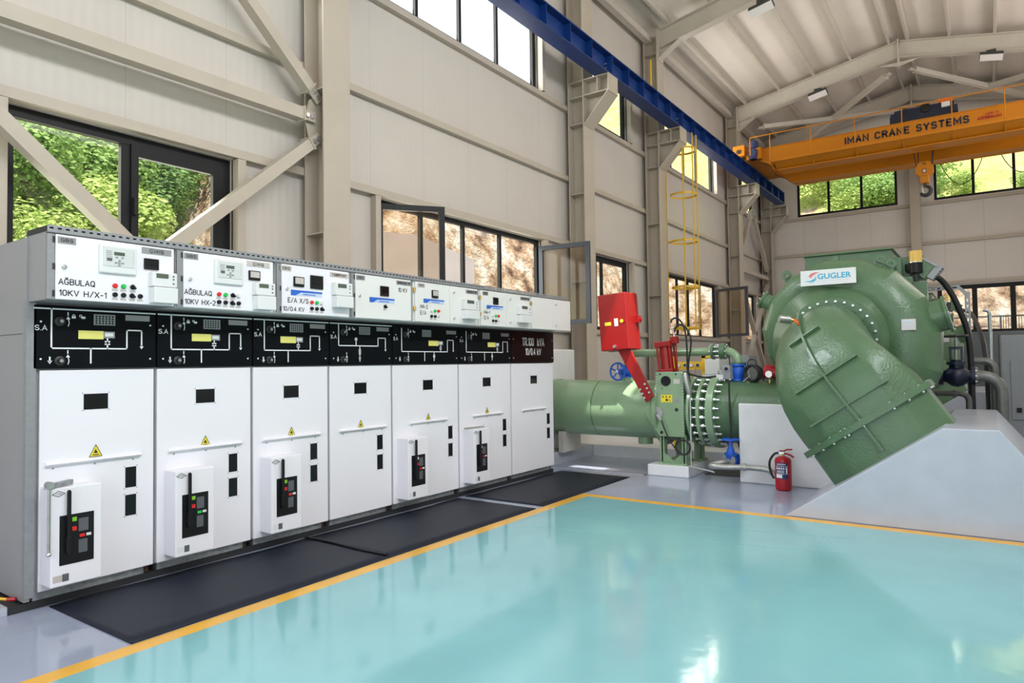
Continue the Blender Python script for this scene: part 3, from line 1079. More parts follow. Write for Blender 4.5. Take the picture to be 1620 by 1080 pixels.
CL = ['white switchgear cabinet at the near left end of the row, below the HX-1 box',
      'white switchgear cabinet second from the left, with the green-lit lower button',
      'white switchgear cabinet third from the left, under the 10/0.4 KV box',
      'white switchgear cabinet without a breaker box, fourth from the left',
      'wide white switchgear cabinet with breaker box, below the HA-2 box',
      'wide white switchgear cabinet with breaker box, below the HA-1 box',
      'wide white switchgear cabinet at the far end lettered TR.100 kVA']
CABS = []
for i in range(7):
    x0, x1 = SEAM[i], SEAM[i + 1]
    wd = x1 - x0
    xm = (x0 + x1) / 2
    c = thing('switchgear_cabinet', CL[i], 'electrical cabinet', (xm, 5.2, 0.05), 'switchgear cabinets in the row')
    CABS.append(c)
    en = MB().box(x0 + 0.002, x1 - 0.002, YF + 0.02, 5.68, 0.10, 1.88)
    if i == 0:
        en.box(x0 - 0.028, x0 + 0.002, YF - 0.0, 5.70, 0.06, 2.25)
    en.build('enclosure', 'cabinet_shade', c)
    if i == 0:
        e = MB().box(x0 - 0.03, x0 + 0.022, YF - 0.012, YF + 0.03, 0.08, 1.86)
        e.build('corner_post', 'tray_metal', c)
        MB().box(x0 - 0.0290, x0 - 0.0275, YF + 0.05, 5.69, 1.668, 1.672).build('side_seam', 'black_print', c)
    MB().box(x0 + 0.03, x1 - 0.06, YF + 0.035, 5.6, 0.046, 0.105).build('plinth', 'galvanised', c)
    MB().box(x1 - 0.05, x1 - 0.02, YF + 0.05, YF + 0.12, 0.05, 0.10).build('earth_terminal', 'rust', c)
    ln = x0 + (0.046 if i == 0 else 0.012)
    dr = MB().box(ln, x1 - 0.012, YF, YF + 0.022, 0.10, 1.445).build('door', 'cabinet_white', c, bevel=0.004)
    wx = x0 + 0.367 if wd < 0.9 else (x0 + x1) / 2 + 0.01
    for (a, b, z0, z1) in ((wx - 0.073, wx + 0.073, 1.19, 1.29), (x1 - 0.20, x1 - 0.13, 0.652, 0.788), (x1 - 0.20, x1 - 0.13, 0.465, 0.603)):
        if i > 3 and z0 < 1:
            a, b = a + 0.02, b + 0.016
        w = MB().box(a, b, YF - 0.003, YF + 0.004, z0, z1).build('inspection_window', 'dark_glass', c)
        s = MB()
        for sx in (a - 0.006, b + 0.006):
            for sz in (z0 - 0.006, z1 + 0.006):
                disc(s, sx, sz, 0.004, YF, 0.002, 8)
        s.build('screws', 'grey_plastic', w)
    bx0 = x0 + (0.076, 0.085, 0.085, 0.11, 0.23, 0.225, 0.225)[i]
    bl = 0.572 if i < 6 else 0.54
    hb = MB()
    hb.prism([(YF, 0.852), (YF - 0.022, 0.857), (YF - 0.03, 0.866), (YF - 0.022, 0.876), (YF, 0.882)], 'yz', bx0, bx0 + bl)
    h = hb.build('handrail', 'cabinet_white', c)
    s = MB()
    for k in (0.08, 0.5, 0.92):
        disc(s, bx0 + bl * k, 0.838, 0.006, YF, 0.004, 8)
    s.build('screws', 'grey_plastic', h)
    if i < 6:
        zt = 0.885 if i in (0,) else 0.872
        ws = MB().prism([(wx - 0.038, zt), (wx + 0.038, zt), (wx, zt + 0.075)], 'xz', YF - 0.002, YF + 0.002).build('warning_sign', 'warn_yellow', c)
        g = MB()
        g.prism([(wx - 0.012, zt + 0.022), (wx + 0.012, zt + 0.022), (wx, zt + 0.046)], 'xz', YF - 0.004, YF)
        g.box(wx - 0.018, wx + 0.018, YF - 0.004, YF, zt + 0.008, zt + 0.013)
        for sg in (-1, 1):
            a, b = V((wx + sg * 0.038, YF - 0.003, zt)), V((wx, YF - 0.003, zt + 0.075))
            g.bar(a, b, 0.0025, 0.0025)
        g.bar((wx - 0.038, YF - 0.003, zt), (wx + 0.038, YF - 0.003, zt), 0.0025, 0.0025)
        g.build('warning_symbol', 'black_print', ws)
    # black mimic board
    mp = MB().box(x0 + 0.006, x1 - 0.006, YF - 0.012, YF + 0.03, 1.455, 1.85)
    mp = mp.build('mimic_panel', 'black_panel' if i < 6 else 'maroon_panel', c, bevel=0.003)
    if i == 6:
        mp['label'] = 'dark maroon-black board'
    yp = YF - 0.0125
    s = MB()
    for sx in (x0 + 0.045, x1 - 0.045):
        for sz in (1.515, 1.745):
            disc(s, sx, sz, 0.006, yp, 0.003, 10)
    s.build('screws', 'white_print', mp)
    if i == 6:
        t = MB()
        txt(t, 'TR.100  kVA', x0 + 0.24, x0 + 0.74, 1.672, 1.762, yp)
        t.build('lettering', 'white_print', mp)
        txt(MB(), '10/0.4 kV', x0 + 0.31, x0 + 0.66, 1.555, 1.632, yp).build('lettering', 'white_print', mp)
        continue
    # single line diagram
    k = 1.0 if wd < 0.9 else 1.0
    vx = x0 + (0.103 if wd < 0.9 else 0.126)
    hx = x0 + (0.553 if i < 3 else 0.58 if i == 3 else 0.818)
    rx = hx + 0.097
    hz = 1.582 if i != 3 else 1.63
    mx = x0 + (0.329 if i < 3 else 0.352 if i == 3 else 0.459)
    w = 0.0045
    d = MB()

    def ln_(xa, xb, za, zb):
        d.box(min(xa, xb) - w, max(xa, xb) + w, yp - 0.0015, yp + 0.002, min(za, zb) - w, max(za, zb) + w)

    def arrow(x, z, sz, dn=True):
        sg = -1 if dn else 1
        d.prism([(x - sz, z), (x + sz, z), (x, z + sg * sz * 1.5)], 'xz', yp - 0.0015, yp + 0.002)

    def curl(x, z):
        pts = [(x, yp, z), (x + 0.006, yp, z + 0.02), (x + 0.002, yp, z + 0.045)]
        d.tube(pts, 0.003, 6)
        arrow(x, z + 0.045, 0.012, False)
        d.box(x - 0.004, x + 0.002, yp - 0.0015, yp, z + 0.068, z + 0.09)
    if i < 4:
        ln_(x0 + 0.012, x1 - 0.012, 1.827, 1.827)
    ln_(vx, vx, hz, 1.827 if i < 4 else 1.81)
    ln_(vx, hx, hz, hz)
    ln_(hx, hx, hz, 1.707)
    ln_(hx, rx, 1.707, 1.707)
    ln_(rx, rx, 1.61, 1.707)
    arrow(rx, 1.60, 0.013)
    ln_(mx, mx, 1.49, hz)
    if i == 3:
        d.box(mx - 0.012, mx + 0.012, yp - 0.0015, yp + 0.002, 1.55, 1.60)
        disc(d, mx - 0.045, 1.69, 0.016, yp, 0.0015)
        ln_(mx - 0.045, mx - 0.045, hz, 1.69)
        disc(d, mx, 1.515, 0.012, yp, 0.0015)
    else:
        cx = x0 + (0.43 if i < 3 else 0.708)
        ln_(cx, cx, hz, 1.612)
        ln_(cx, cx, 1.628, 1.655)
        ln_(cx - 0.012, cx + 0.012, 1.612, 1.612)
        ln_(cx - 0.012, cx + 0.012, 1.628, 1.628)
        if i > 3:
            m2 = x0 + 0.604
            ln_(m2, m2, 1.49, hz)
            d.box(m2 - 0.014, m2 + 0.014, yp - 0.0015, yp + 0.002, 1.52, 1.55)
    kx = x0 + (0.148 if wd < 0.9 else 0.172)
    curl(kx + 0.048, 1.72)
    curl(kx + 0.048, 1.48)
    gx = x0 + 0.095 if wd < 0.9 else x0 + 0.10
    ln_(gx, gx, 1.50, 1.525)
    arrow(gx, 1.505, 0.014)
    lx = kx + 0.08
    d.box(lx - 0.011, lx + 0.011, yp - 0.0015, yp + 0.002, 1.772, 1.786)
    d.torus((lx, yp - 0.0005, 1.789), (0, 1, 0), 0.007, 0.002, 12, 5)
    d.box(lx + 0.045, lx + 0.067, yp - 0.0015, yp + 0.002, 1.772, 1.786)
    d.torus((lx + 0.040, yp - 0.0005, 1.789), (0, 1, 0), 0.007, 0.002, 12, 5)
    txt(d, 'S.A', x0 + 0.014, x0 + (0.078 if wd < 0.9 else 0.072), 1.693, 1.722, yp, 0.01)
    d.build('mimic_diagram', 'white_print', mp)
    for kz in (1.75, 1.503):
        kn = MB().lathe((kx, yp + 0.002, kz), (0, -1, 0), [(0, 0.030), (0.012, 0.030), (0.016, 0.024), (0.016, 0.016), (0.034, 0.014)], 20)
        kn.build('rotary_socket', 'dark_steel', mp, smooth=40)
        MB().cyl((kx, yp, kz), (kx, yp - 0.036, kz), 0.0115, 6).build('socket_shaft', 'steel_pipe', mp)
    # ventilated indicator, tag, notice
    ax = x0 + (0.345 if i < 4 else 0.424)
    g = MB().sheet('y', yp - 0.004, yp, ax, ax + 0.132, 1.735, 1.805, [(ax + 0.010 + a * 0.020, ax + 0.023 + a * 0.020, 1.742 + b * 0.015, 1.752 + b * 0.015) for a in range(6) for b in range(4)])
    g.build('indicator_grille', 'grey_plastic', mp)
    tx = x1 - 0.21
    tg = MB().box(tx, tx + 0.16, yp - 0.002, yp, 1.772, 1.81).build('type_plate', 'grey_plate', mp)
    if i != 3:
        nx = x0 + (0.255 if i < 3 else 0.521)
        nn = MB().box(nx, nx + 0.15, yp - 0.002, yp, 1.643, 1.697).build('notice', 'label_yellow', mp)
        cn = MB().box(nx + 0.151, nx + 0.218, yp - 0.006, yp, 1.651, 1.694)
        cn.build('operation_counter', 'grey_plastic', mp)
        MB().box(nx + 0.157, nx + 0.208, yp - 0.008, yp - 0.005, 1.662, 1.685).build('counter_digits', 'white_plastic', mp)

# withdrawable breaker boxes: part of their cabinets
BB = {0: 1.757, 1: 2.517, 2: 3.281, 4: 4.806, 5: 5.826}
for i, bx in BB.items():
    c = CABS[i]
    yb = 4.612
    b = MB().box(bx, bx + 0.286, yb, YF + 0.002, 0.145, 0.735).build('breaker_box', 'cabinet_white', c, bevel=0.006)
    px0, px1, z0, z1 = bx + 0.046, bx + 0.238, 0.268, 0.566
    MB().box(px0, px1, yb - 0.004, yb + 0.002, z0, z1).build('breaker_panel', 'black_plastic', b, bevel=0.002)
    yy = yb - 0.0045
    lv = MB()
    lv.prism([(bx + 0.078, 0.40), (bx + 0.098, 0.40), (bx + 0.098, 0.71), (bx + 0.092, 0.72), (bx + 0.084, 0.72), (bx + 0.078, 0.71)], 'xz', yy - 0.030, yy - 0.012)
    lv.prism([(bx + 0.074, 0.35), (bx + 0.086, 0.335), (bx + 0.100, 0.36), (bx + 0.102, 0.44), (bx + 0.074, 0.44)], 'xz', yy - 0.034, yy)
    lv.build('charging_lever', 'black_plastic', b, bevel=0.003)
    for (dx, z, m_) in ((0.112, 0.535, 'lime_button' if i < 4 else 'white_plastic'), (0.112, 0.478, 'red_button')):
        MB().box(bx + dx, bx + dx + 0.026, yy - 0.006, yy, z - 0.013, z + 0.013).build('push_button', m_, b, bevel=0.002)
    MB().box(bx + 0.155, bx + 0.184, yy - 0.004, yy, 0.42, 0.438).build('state_flag', 'green_button' if i == 1 else 'red_button', b)
    MB().box(bx + 0.193, bx + 0.22, yy - 0.004, yy, 0.422, 0.438).build('spring_flag', 'white_plastic', b)
    MB().box(bx + 0.150, bx + 0.205, yy - 0.001, yy + 0.001, 0.455, 0.535).build('rating_label', 'dark_cabinet', b)
    MB().box(bx + 0.150, bx + 0.200, yy - 0.001, yy + 0.001, 0.325, 0.405).build('rating_label', 'dark_cabinet', b)
    m = MB()
    cx, cz = bx + 0.040, 0.70
    for a_, b_ in (((-.034, 0), (0, .017)), ((0, .017), (.034, 0)), ((.034, 0), (0, -.017)), ((0, -.017), (-.034, 0))):
        m.bar((cx + a_[0], yb - 0.0005, cz + a_[1]), (cx + b_[0], yb - 0.0005, cz + b_[1]), 0.0035, 0.003)
    txt(m, 'YSK', cx - 0.017, cx + 0.017, cz - 0.006, cz + 0.006, yb - 0.0005)
    m.build('emblem', 'black_print', b)
    st = MB().box(bx + 0.012, bx + 0.062, yb - 0.001, yb + 0.001, 0.172, 0.212).build('inspection_label', 'white_plastic' if i else 'pale_plate', b)
    MB().box(bx + 0.063, bx + 0.099, yb - 0.001, yb + 0.001, 0.170, 0.215).build('sticker', 'dark_cabinet', b)

# steel withdrawal rods resting on two breaker boxes
t = thing('withdrawal_rod', 'bent steel rod hanging over the left edge of the nearest breaker box', 'tool', (1.74, 4.62, 0.74))
MB().tube([(1.742, 4.60, 0.36), (1.742, 4.60, 0.755)], 0.009, 10).build('shank', 'steel_pipe', t)
MB().ball((1.742, 4.60, 0.352), 0.014).build('end_ball', 'chrome', t)
MB().bar((1.725, 4.60, 0.752), (1.90, 4.70, 0.752), 0.03, 0.03).build('socket_arm', 'galvanised', t)
MB().cyl((1.742, 4.58, 0.762), (1.742, 4.62, 0.762), 0.022, 12).build('pivot', 'steel_pipe', t)
t = thing('withdrawal_rod', 'straight steel rod lying on top of the farthest breaker box', 'tool', (5.95, 4.66, 0.745))
MB().tube([(5.78, 4.70, 0.747), (6.06, 4.65, 0.747)], 0.010, 10).build('shank', 'steel_pipe', t)
MB().ball((6.07, 4.648, 0.752), 0.018).build('end_ball', 'chrome', t)

# ------------------------------------------------------------ relay boxes on top
YBX = 4.50
BXE = [(1.683, 2.449), (2.462, 3.227), (3.253, 3.985), (4.006, 4.755), (4.794, 5.788), (5.822, 6.804), (6.831, 7.772)]
BXL = ['white relay box at the near end lettered 10KV H/X-1', 'white relay box lettered 10KV HX-2', 'white relay box lettered E/A X/S 10/0.4 KV',
       'white relay box with one dark display and lettering 10 KV', 'cream double-door relay box lettered HA-2', 'cream double-door relay box lettered HA-1',
       'plain cream double-door box at the far end of the relay row']
BOX = []
ZB, ZT = 1.866, 2.252
for i, (x0, x1) in enumerate(BXE):
    c = thing('relay_box', BXL[i], 'control box', ((x0 + x1) / 2, 4.9, 1.86), 'relay boxes along the top of the switchgear')
    BOX.append(c)
    MB().box(x0, x1, YBX + 0.022, 5.30, 1.862, 2.258).build('enclosure', 'cabinet_shade' if i == 0 else 'box_white', c)
    sp = {4: 5.314, 5: 6.318, 6: 7.326}.get(i)
    parts = [(x0 + 0.045, x1 - 0.008)] if sp is None else [(x0 + 0.012, sp - 0.002), (sp + 0.002, x1 - 0.010)]
    if sp is None:
        e = MB().box(x0 + 0.002, x0 + 0.042, YBX + 0.006, YBX + 0.03, ZB, ZT)
        e = e.build('hinge_post', 'tray_metal', c)
        for z in (1.90, 2.06, 2.22):
            MB().cyl((x0 + 0.036, YBX + 0.004, z - 0.018), (x0 + 0.036, YBX + 0.004, z + 0.018), 0.006, 8).build('hinge', 'dark_steel', e)
    else:
        for z in (1.99, 2.17):
            MB().cyl((x0 + 0.004, YBX + 0.002, z - 0.02), (x0 + 0.004, YBX + 0.002, z + 0.02), 0.012, 10).build('hinge', 'brass', c)
    for k, (a, b) in enumerate(parts):
        d = MB().box(a, b, YBX, YBX + 0.022, ZB, ZT).build('door', 'cabinet_white' if i < 3 else 'box_white', c, bevel=0.003)
        lk = [(a + 0.045, 2.06)] if sp is None else ([] if k == 0 else [(a + 0.06, 2.187), (a + 0.06, 1.918)])
        for lx, lz in lk:
            l = MB().lathe((lx, YBX + 0.002, lz), (0, -1, 0), [(0, 0.015), (0.007, 0.015), (0.009, 0.011)], 16)
            l.box(lx - 0.003, lx + 0.003, YBX - 0.018, YBX, lz - 0.012, lz + 0.012)
            l.build('lock', 'chrome', d)


def plate(i, s, x0, x1, z0, z1, m_='grey_plate', tm='black_print', pad=0.16, name='nameplate', bold=0.022):
    p = MB().box(x0, x1, YBX - 0.003, YBX + 0.002, z0, z1).build(name, m_, BOX[i])
    if s:
        w, h = x1 - x0, z1 - z0
        t = txt(MB(), s, x0 + w * pad, x1 - w * pad, z0 + h * 0.28, z1 - h * 0.26, YBX - 0.0035, bold)
        t.build('lettering', tm, p)
    return p


def letters(i, s, x0, x1, z0, z1):
    txt(MB(), s, x0, x1, z0, z1, YBX - 0.0005, 0.012).build('lettering', 'black_print', BOX[i])


def button(i, x, z, m_, r=0.0155, lab=True):
    b = MB().lathe((x, YBX + 0.002, z), (0, -1, 0), [(0, r), (0.010, r), (0.012, r * 0.8), (0.020, r * 0.75)], 18).build('push_button', m_, BOX[i], smooth=40)
    if lab:
        MB().box(x - 0.018, x + 0.018, YBX - 0.001, YBX + 0.001, z - 0.034, z - 0.020).build('caption', 'pale_plate', b)


def selector(i, x, z):
    b = MB().lathe((x, YBX + 0.002, z), (0, -1, 0), [(0, 0.0155), (0.010, 0.0155), (0.014, 0.011)], 18)
    b.obox((x, YBX - 0.017, z), (1, 0, -1), (1, 0, 1), (0, 1, 0), 0.017, 0.006, 0.008)
    b = b.build('selector_switch', 'black_plastic', BOX[i])
    MB().box(x - 0.018, x + 0.018, YBX - 0.001, YBX + 0.001, z - 0.034, z - 0.020).build('caption', 'pale_plate', b)


def relay(i, x0, x1, z0, z1):
    w, h = x1 - x0, z1 - z0
    r = MB().box(x0, x1, YBX - 0.022, YBX + 0.002, z0, z1).build('protection_relay', 'white_plastic', BOX[i], bevel=0.008)
    MB().box(x0 + w * 0.08, x1 - w * 0.08, YBX - 0.026, YBX - 0.02, z0 + h * 0.24, z1 - h * 0.08).build('fascia', 'pale_grey', r, bevel=0.003)
    MB().box(x0 + w * 0.36, x0 + w * 0.64, YBX - 0.028, YBX - 0.025, z0 + h * 0.64, z0 + h * 0.76).build('screen', 'lcd', r)
    y = YBX - 0.026
    for (u, v) in ((0.43, 0.57), (0.58, 0.57), (0.5, 0.46), (0.41, 0.38), (0.5, 0.38), (0.59, 0.38), (0.5, 0.30)):
        MB().box(x0 + w * (u - 0.03), x0 + w * (u + 0.03), y - 0.004, y, z0 + h * (v - 0.025), z0 + h * (v + 0.025)).build('key', 'grey_plate', r)
    g = MB()
    for kk in range(5):
        g.box(x0 + w * 0.15, x0 + w * 0.31, y - 0.001, y, z0 + h * (0.76 - 0.06 * kk), z0 + h * (0.775 - 0.06 * kk))
        disc(g, x1 - w * 0.12, z0 + h * (0.76 - 0.085 * kk), 0.002, y, 0.001, 8)
    g.box(x0 + w * 0.17, x0 + w * 0.31, y - 0.001, y, z0 + h * 0.42, z0 + h * 0.52)
    g.build('printing', 'dark_cabinet', r)


def meter(i, x0, x1, z0, z1, zl):
    w, h = x1 - x0, z1 - z0
    m_ = MB().box(x0, x1, YBX - 0.055, YBX + 0.002, z0, z1).build('energy_meter', 'white_plastic', BOX[i], bevel=0.008)
    MB().box(x0 + w * 0.14, x0 + w * 0.62, YBX - 0.058, YBX - 0.054, z1 - h * 0.42, z1 - h * 0.12).build('screen', 'lcd', m_)
    MB().box(x0 + 0.004, x1 - 0.004, YBX - 0.072, YBX + 0.002, zl, z0 - 0.004).build('terminal_cover', 'white_plastic', m_, bevel=0.006)
    g = MB()
    for k in (0.75, 0.55, 0.25):
        disc(g, x1 - w * 0.17, z0 + h * k, 0.006, YBX - 0.055, 0.003, 10)
    g.build('keys', 'dark_cabinet', m_)


def display(i, x0, x1, z0, z1, face='dark_glass', name='panel_meter'):
    d = MB().box(x0, x1, YBX - 0.014, YBX + 0.002, z0, z1).build(name, 'black_plastic', BOX[i], bevel=0.004)
    w, h = x1 - x0, z1 - z0
    MB().box(x0 + w * 0.1, x1 - w * 0.1, YBX - 0.016, YBX - 0.012, z0 + h * 0.28, z1 - h * 0.1).build('screen', face, d)


def blue_label(i, x0, x1, z0, z1):
    p = MB().box(x0, x1, YBX - 0.002, YBX + 0.001, z0, z1).build('blue_label', 'pale_blue_print', BOX[i])
    w, h = x1 - x0, z1 - z0
    MB().prism([(x0, z0), (x0 + w * 0.14, z0), (x0 + w * 0.3, z1 - h * 0.38), (x1, z1 - h * 0.3), (x1, z1), (x0, z1)], 'xz', YBX - 0.004, YBX).build('blue_swoosh', 'blue_print', p)
    t = MB()
    for k in range(9):
        t.box(x0 + w * (0.38 + 0.045 * k), x0 + w * (0.41 + 0.045 * k), YBX - 0.0045, YBX, z0 + h * 0.22, z0 + h * 0.4)
    t.build('small_print', 'blue_print', p)


for i, (a, b) in enumerate(((1.738, 1.836), (2.511, 2.611), (3.285, 3.386), (4.059, 4.159), (4.837, 4.939), (5.866, 5.964))):
    plate(i, 'GBS', a, b, 2.199, 2.240, 'grey_plate' if i in (0, 1, 3, 5) else 'pale_plate')
# first two boxes
for i, o in ((0, 0.0), (1, 0.766)):
    relay(i, 1.963 + o, 2.189 + o, 2.047, 2.226)
    plate(i, '\u00c7IXI\u015e', 2.226 + o, 2.421 + o, 2.200, 2.241, 'grey_plate' if i == 0 else 'pale_plate', pad=0.27)
    display(i, 2.239 + o, 2.334 + o, 2.097, 2.169, 'dark_glass' if i == 0 else 'pale_plate')
    meter(i, 2.271 + o, 2.436 + o, 1.985, 2.082, 1.876)
    letters(i, 'A\u011eBULAQ', 1.745 + o * 1.005, 1.942 + o * 1.005, 1.956, 1.988)
    letters(i, '10KV H/X-1' if i == 0 else '10KV HX-2', 1.749 + o * 1.004, (2.009 if i == 0 else 1.972) + o * 1.004, 1.890, 1.922)
    for x, z, m_ in ((2.061, 1.972, 'red_button'), (2.112, 1.972, 'green_button')):
        button(i, x + o * 0.922, z, m_)
    selector(i, 2.169 + o * 0.922, 1.972)
    for x in (2.061, 2.112):
        button(i, x + o * 0.922, 1.916, 'black_plastic')
    selector(i, 2.165 + o * 0.922, 1.916)
    button(i, 2.216 + o * 0.922, 1.916, 'black_plastic')
    if i == 1:
        button(i, 2.216 + o * 0.922, 1.972, 'white_plastic', lab=False)
# third
display(2, 3.404, 3.503, 2.083, 2.163, 'pale_plate')
display(2, 3.567, 3.693, 2.079, 2.189, 'dark_glass', 'timer_relay')
blue_label(2, 3.382, 3.688, 2.013, 2.056)
letters(2, 'E/A X/S', 3.355, 3.548, 1.956, 1.990)
letters(2, '10/0.4 KV', 3.309, 3.508, 1.887, 1.919)
for x, m_ in ((3.581, 'red_button'), (3.632, 'green_button'), (3.68, 'white_plastic')):
    button(2, x, 1.967, m_, lab=False)
for x in (3.581, 3.632):
    button(2, x, 1.917, 'black_plastic')
selector(2, 3.682, 1.918)
plate(2, 'T.S\u018fRF\u0130YYAT', 3.771, 3.965, 2.195, 2.236, 'pale_plate', pad=0.12)
meter(2, 3.785, 3.972, 2.040, 2.150, 1.938)
# fourth
display(3, 4.342, 4.445, 2.077, 2.168, 'maroon_panel', 'temperature_meter')
blue_label(3, 4.214, 4.523, 2.013, 2.058)
plate(3, 'G\u018fRG\u0130NL\u0130K TR', 4.55, 4.742, 2.199, 2.237, pad=0.08)
letters(3, '10 KV', 4.577, 4.692, 2.133, 2.168)
selector(3, 4.40, 1.983)
# HA-2, HA-1
for i, o in ((4, 0.0), (5, 1.018)):
    display(i, 5.038 + o, 5.128 + o, 2.108, 2.187, 'pale_plate' if i == 4 else 'dark_glass')
    blue_label(i, 4.921 + o, 5.225 + o, 2.053, 2.094)
    letters(i, 'HA-2' if i == 4 else 'HA-1', 4.875 + o, 4.978 + o, 1.998, 2.032)
    letters(i, 'E/A', 4.874 + o, 4.954 + o, 1.937, 1.972)
    for x, m_ in ((5.03, 'white_plastic'), (5.083, 'green_button'), (5.135, 'red_button')):
        button(i, x + o, 1.981, m_, lab=False)
    for x in (5.03, 5.083):
        button(i, x + o, 1.925, 'black_plastic')
    button(i, 5.135 + o, 1.925, 'pale_grey', 0.010, False)
    plate(i, 'GENERATOR', 5.578 + o, 5.775 + o, 2.194, 2.234, pad=0.1)
    meter(i, 5.50 + o, 5.735 + o, 2.018, 2.131, 1.922)

# perforated tray along the top
TX = [(1.683, 4.02), (4.02, 5.92), (5.92, 7.70)]
TL_ = ['perforated steel cable tray over the nearest relay boxes', 'perforated steel cable tray over the middle relay boxes', 'perforated steel cable tray over the far relay boxes']
for (a, b), lb in zip(TX, TL_):
    t = MB()
    n = int((b - a) / 0.043)
    st = (b - a) / n
    t.sheet('y', YBX - 0.002, YBX + 0.001, a, b, 2.262, 2.303, [(a + st * (k + 0.25), a + st * (k + 0.75), 2.280, 2.290) for k in range(n)])
    if a < 5:
        t.sheet('y', YBX + 0.30, YBX + 0.303, a, b, 2.262, 2.30, [])
    t.box(a, b, YBX, YBX + 0.30, 2.2585, 2.2625)
    o = t.build('cable_tray', 'tray_metal')
    if a < 5:
        MB().box(a + 0.002, b - 0.002, YBX + 0.012, YBX + 0.29, 2.2628, 2.2990).build('slot_shade', 'black_plastic', o)  # dark block stands for the shaded inside of the tray behind its slots
    tag(o, lb, 'cable tray', 'cable trays on the relay boxes')

# ------------------------------------------------------------ sill, mats, wires
t = MB().box(1.60, 7.74, 4.785, 5.72, 0.001, 0.046)
struct('trim_20', t, 'dark_steel')
t = MB().box(-2.0, 1.60, 4.79, 4.95, 0.001, 0.05)
struct('trim_21', t, 'concrete_paint')


def mat_piece(x0, x1, y0, y1, label, dy=0.0, z=0.006, seed=0):
    rnd = random.Random(seed)
    n, m = 40, 8
    vs, fs = [], []
    for i in range(n + 1):
        for j in range(m + 1):
            u, v = i / n, j / m
            x, y = x0 + (x1 - x0) * u, y0 + (y1 - y0) * v
            if j == m:
                y += 0.012 * math.sin(3.1 * x + seed) + 0.008 * math.sin(7 * x)
            e = min(u, 1 - u, v, 1 - v)
            zz = z + (0.0025 * math.sin(2.3 * x + seed) * math.sin(2.9 * y) + 0.002) * (1 if e > 0 else 0.4)
            vs.append((x, y, zz))
    for i in range(n):
        for j in range(m):
            a = i * (m + 1) + j
            fs.append((a, a + m + 1, a + m + 2, a + 1))
    mb = MB().add(vs, fs)
    o = mb.build('rubber_mat', 'rubber_mat', smooth=40)
    sd = o.modifiers.new('thickness', 'SOLIDIFY')
    sd.thickness = 0.006
    sd.offset = -1
    return tag(o, label, 'mat', 'black rubber mats')


mat_piece(1.803, 3.71, 3.735, 4.745, 'nearest black rubber mat, before the first three cabinets', seed=1)
mat_piece(3.715, 5.70, 3.735, 4.735, 'middle black rubber mat, between the curled seam and white gap', seed=2)
mat_piece(5.83, 7.86, 3.735, 4.735, 'farthest black rubber mat, ending beside the grey floor', seed=3)
t = MB().tube([(3.70 + 0.012 * math.sin(6 * k), 4.74 - 0.965 * k, 0.016) for k in [q / 12 for q in range(13)]], 0.010, 8)
tag(t.build('edge_strip', 'rubber', smooth=50), 'curled black rubber strip over the mat seam', 'rubber strip')
t = thing('earth_cable', 'loose yellow cable with a red end beside the first cabinet', 'cable', (1.62, 5.0, 0.05))
MB().tube([(1.30, 5.25, 0.06), (1.50, 5.03, 0.055), (1.575, 4.93, 0.085), (1.625, 4.87, 0.075)], 0.009, 8).build('cable', 'ladder_yellow', t)
MB().tube([(1.625, 4.87, 0.075), (1.66, 4.84, 0.072)], 0.012, 8).build('cable_end', 'dark_red', t)
# ============================================================ penstock, valve, turbine
AX, AZ = 8.62, 0.81          # axis of the inlet pipe (runs along y)
TC = V((AX, 1.426, 1.65))    # turbine axis (runs along x)

# raised slabs and blocks
struct('floor_slab', MB().box(7.80, 9.45, 5.10, YL, 0, 0.17), 'concrete_paint')
struct('floor_slab', MB().box(9.45, 12.60, 2.45, YL, 0, 0.17), 'concrete_white_lit')  # paler concrete paints in the sunlight on this slab
t = MB().box(8.00, 9.22, 5.28, 6.2, 0.17, 1.65)
tag(t.build('anchor_block', 'concrete_white_lit', bevel=0.02), 'white painted concrete block where the green pipe enters, behind the cabinets', 'concrete block')
t = MB().prism([(2.47, 0), (1.25, 0), (1.25, 0.93), (2.47, 0.937)], 'yz', 8.205, 9.2)
tag(t.build('foundation_block', 'concrete_white_lit', bevel=0.015), 'white painted concrete block under the green pipe, behind the extinguisher', 'concrete block')
t = MB().box(8.15, 8.97, 3.08, 3.625, 0, 0.14)
tag(t.build('pedestal', 'concrete_white_lit', bevel=0.012), 'low white concrete pedestal under the green valve', 'concrete block')
# floor trench beside the pedestal
t = MB().box(8.12, 8.15, 3.63, 5.06, 0.0005, 0.006)
t.box(8.55, 9.1, 2.50, 3.02, 0.0005, 0.008)
struct('trim_30', t, 'dark_steel')
t = MB().box(8.06, 8.12, 3.66, 5.06, 0.0005, 0.008)
struct('trim_31', t, 'concrete_paint')

# inlet pipe ----------------------------------------------------------
p = thing('penstock_pipe', 'large pale green steel pipe between the cabinets and the valve', 'pipe', (AX, 4.4, 0.42))
MB().cyl((AX, 5.30, AZ), (AX, 3.56, AZ), 0.39, 48).build('pipe_shell', 'pipe_green', p, smooth=40)
MB().annulus((AX, 5.17, AZ), (0, 1, 0), 0.388, 0.402, 0.10, 48).build('collar', 'pipe_green', p, smooth=40)
MB().annulus((AX, 4.47, AZ), (0, 1, 0), 0.389, 0.3925, 0.012, 48).build('weld_seam', 'machine_green_dark', p, smooth=40)
MB().annulus((AX, 3.56, AZ), (0, -1, 0), 0.30, 0.46, 0.05, 48).build('flange', 'pipe_green', p, smooth=40)
MB().cyl((AX, 3.85, 0.34), (AX, 3.85, 0.46), 0.10, 24).build('drain_cap', 'pipe_green', p, smooth=40)
s = MB().box(AX - 0.25, AX + 0.25, 5.0, 5.08, 0.17, 0.47)
s.build('saddle', 'concrete_raw', p)

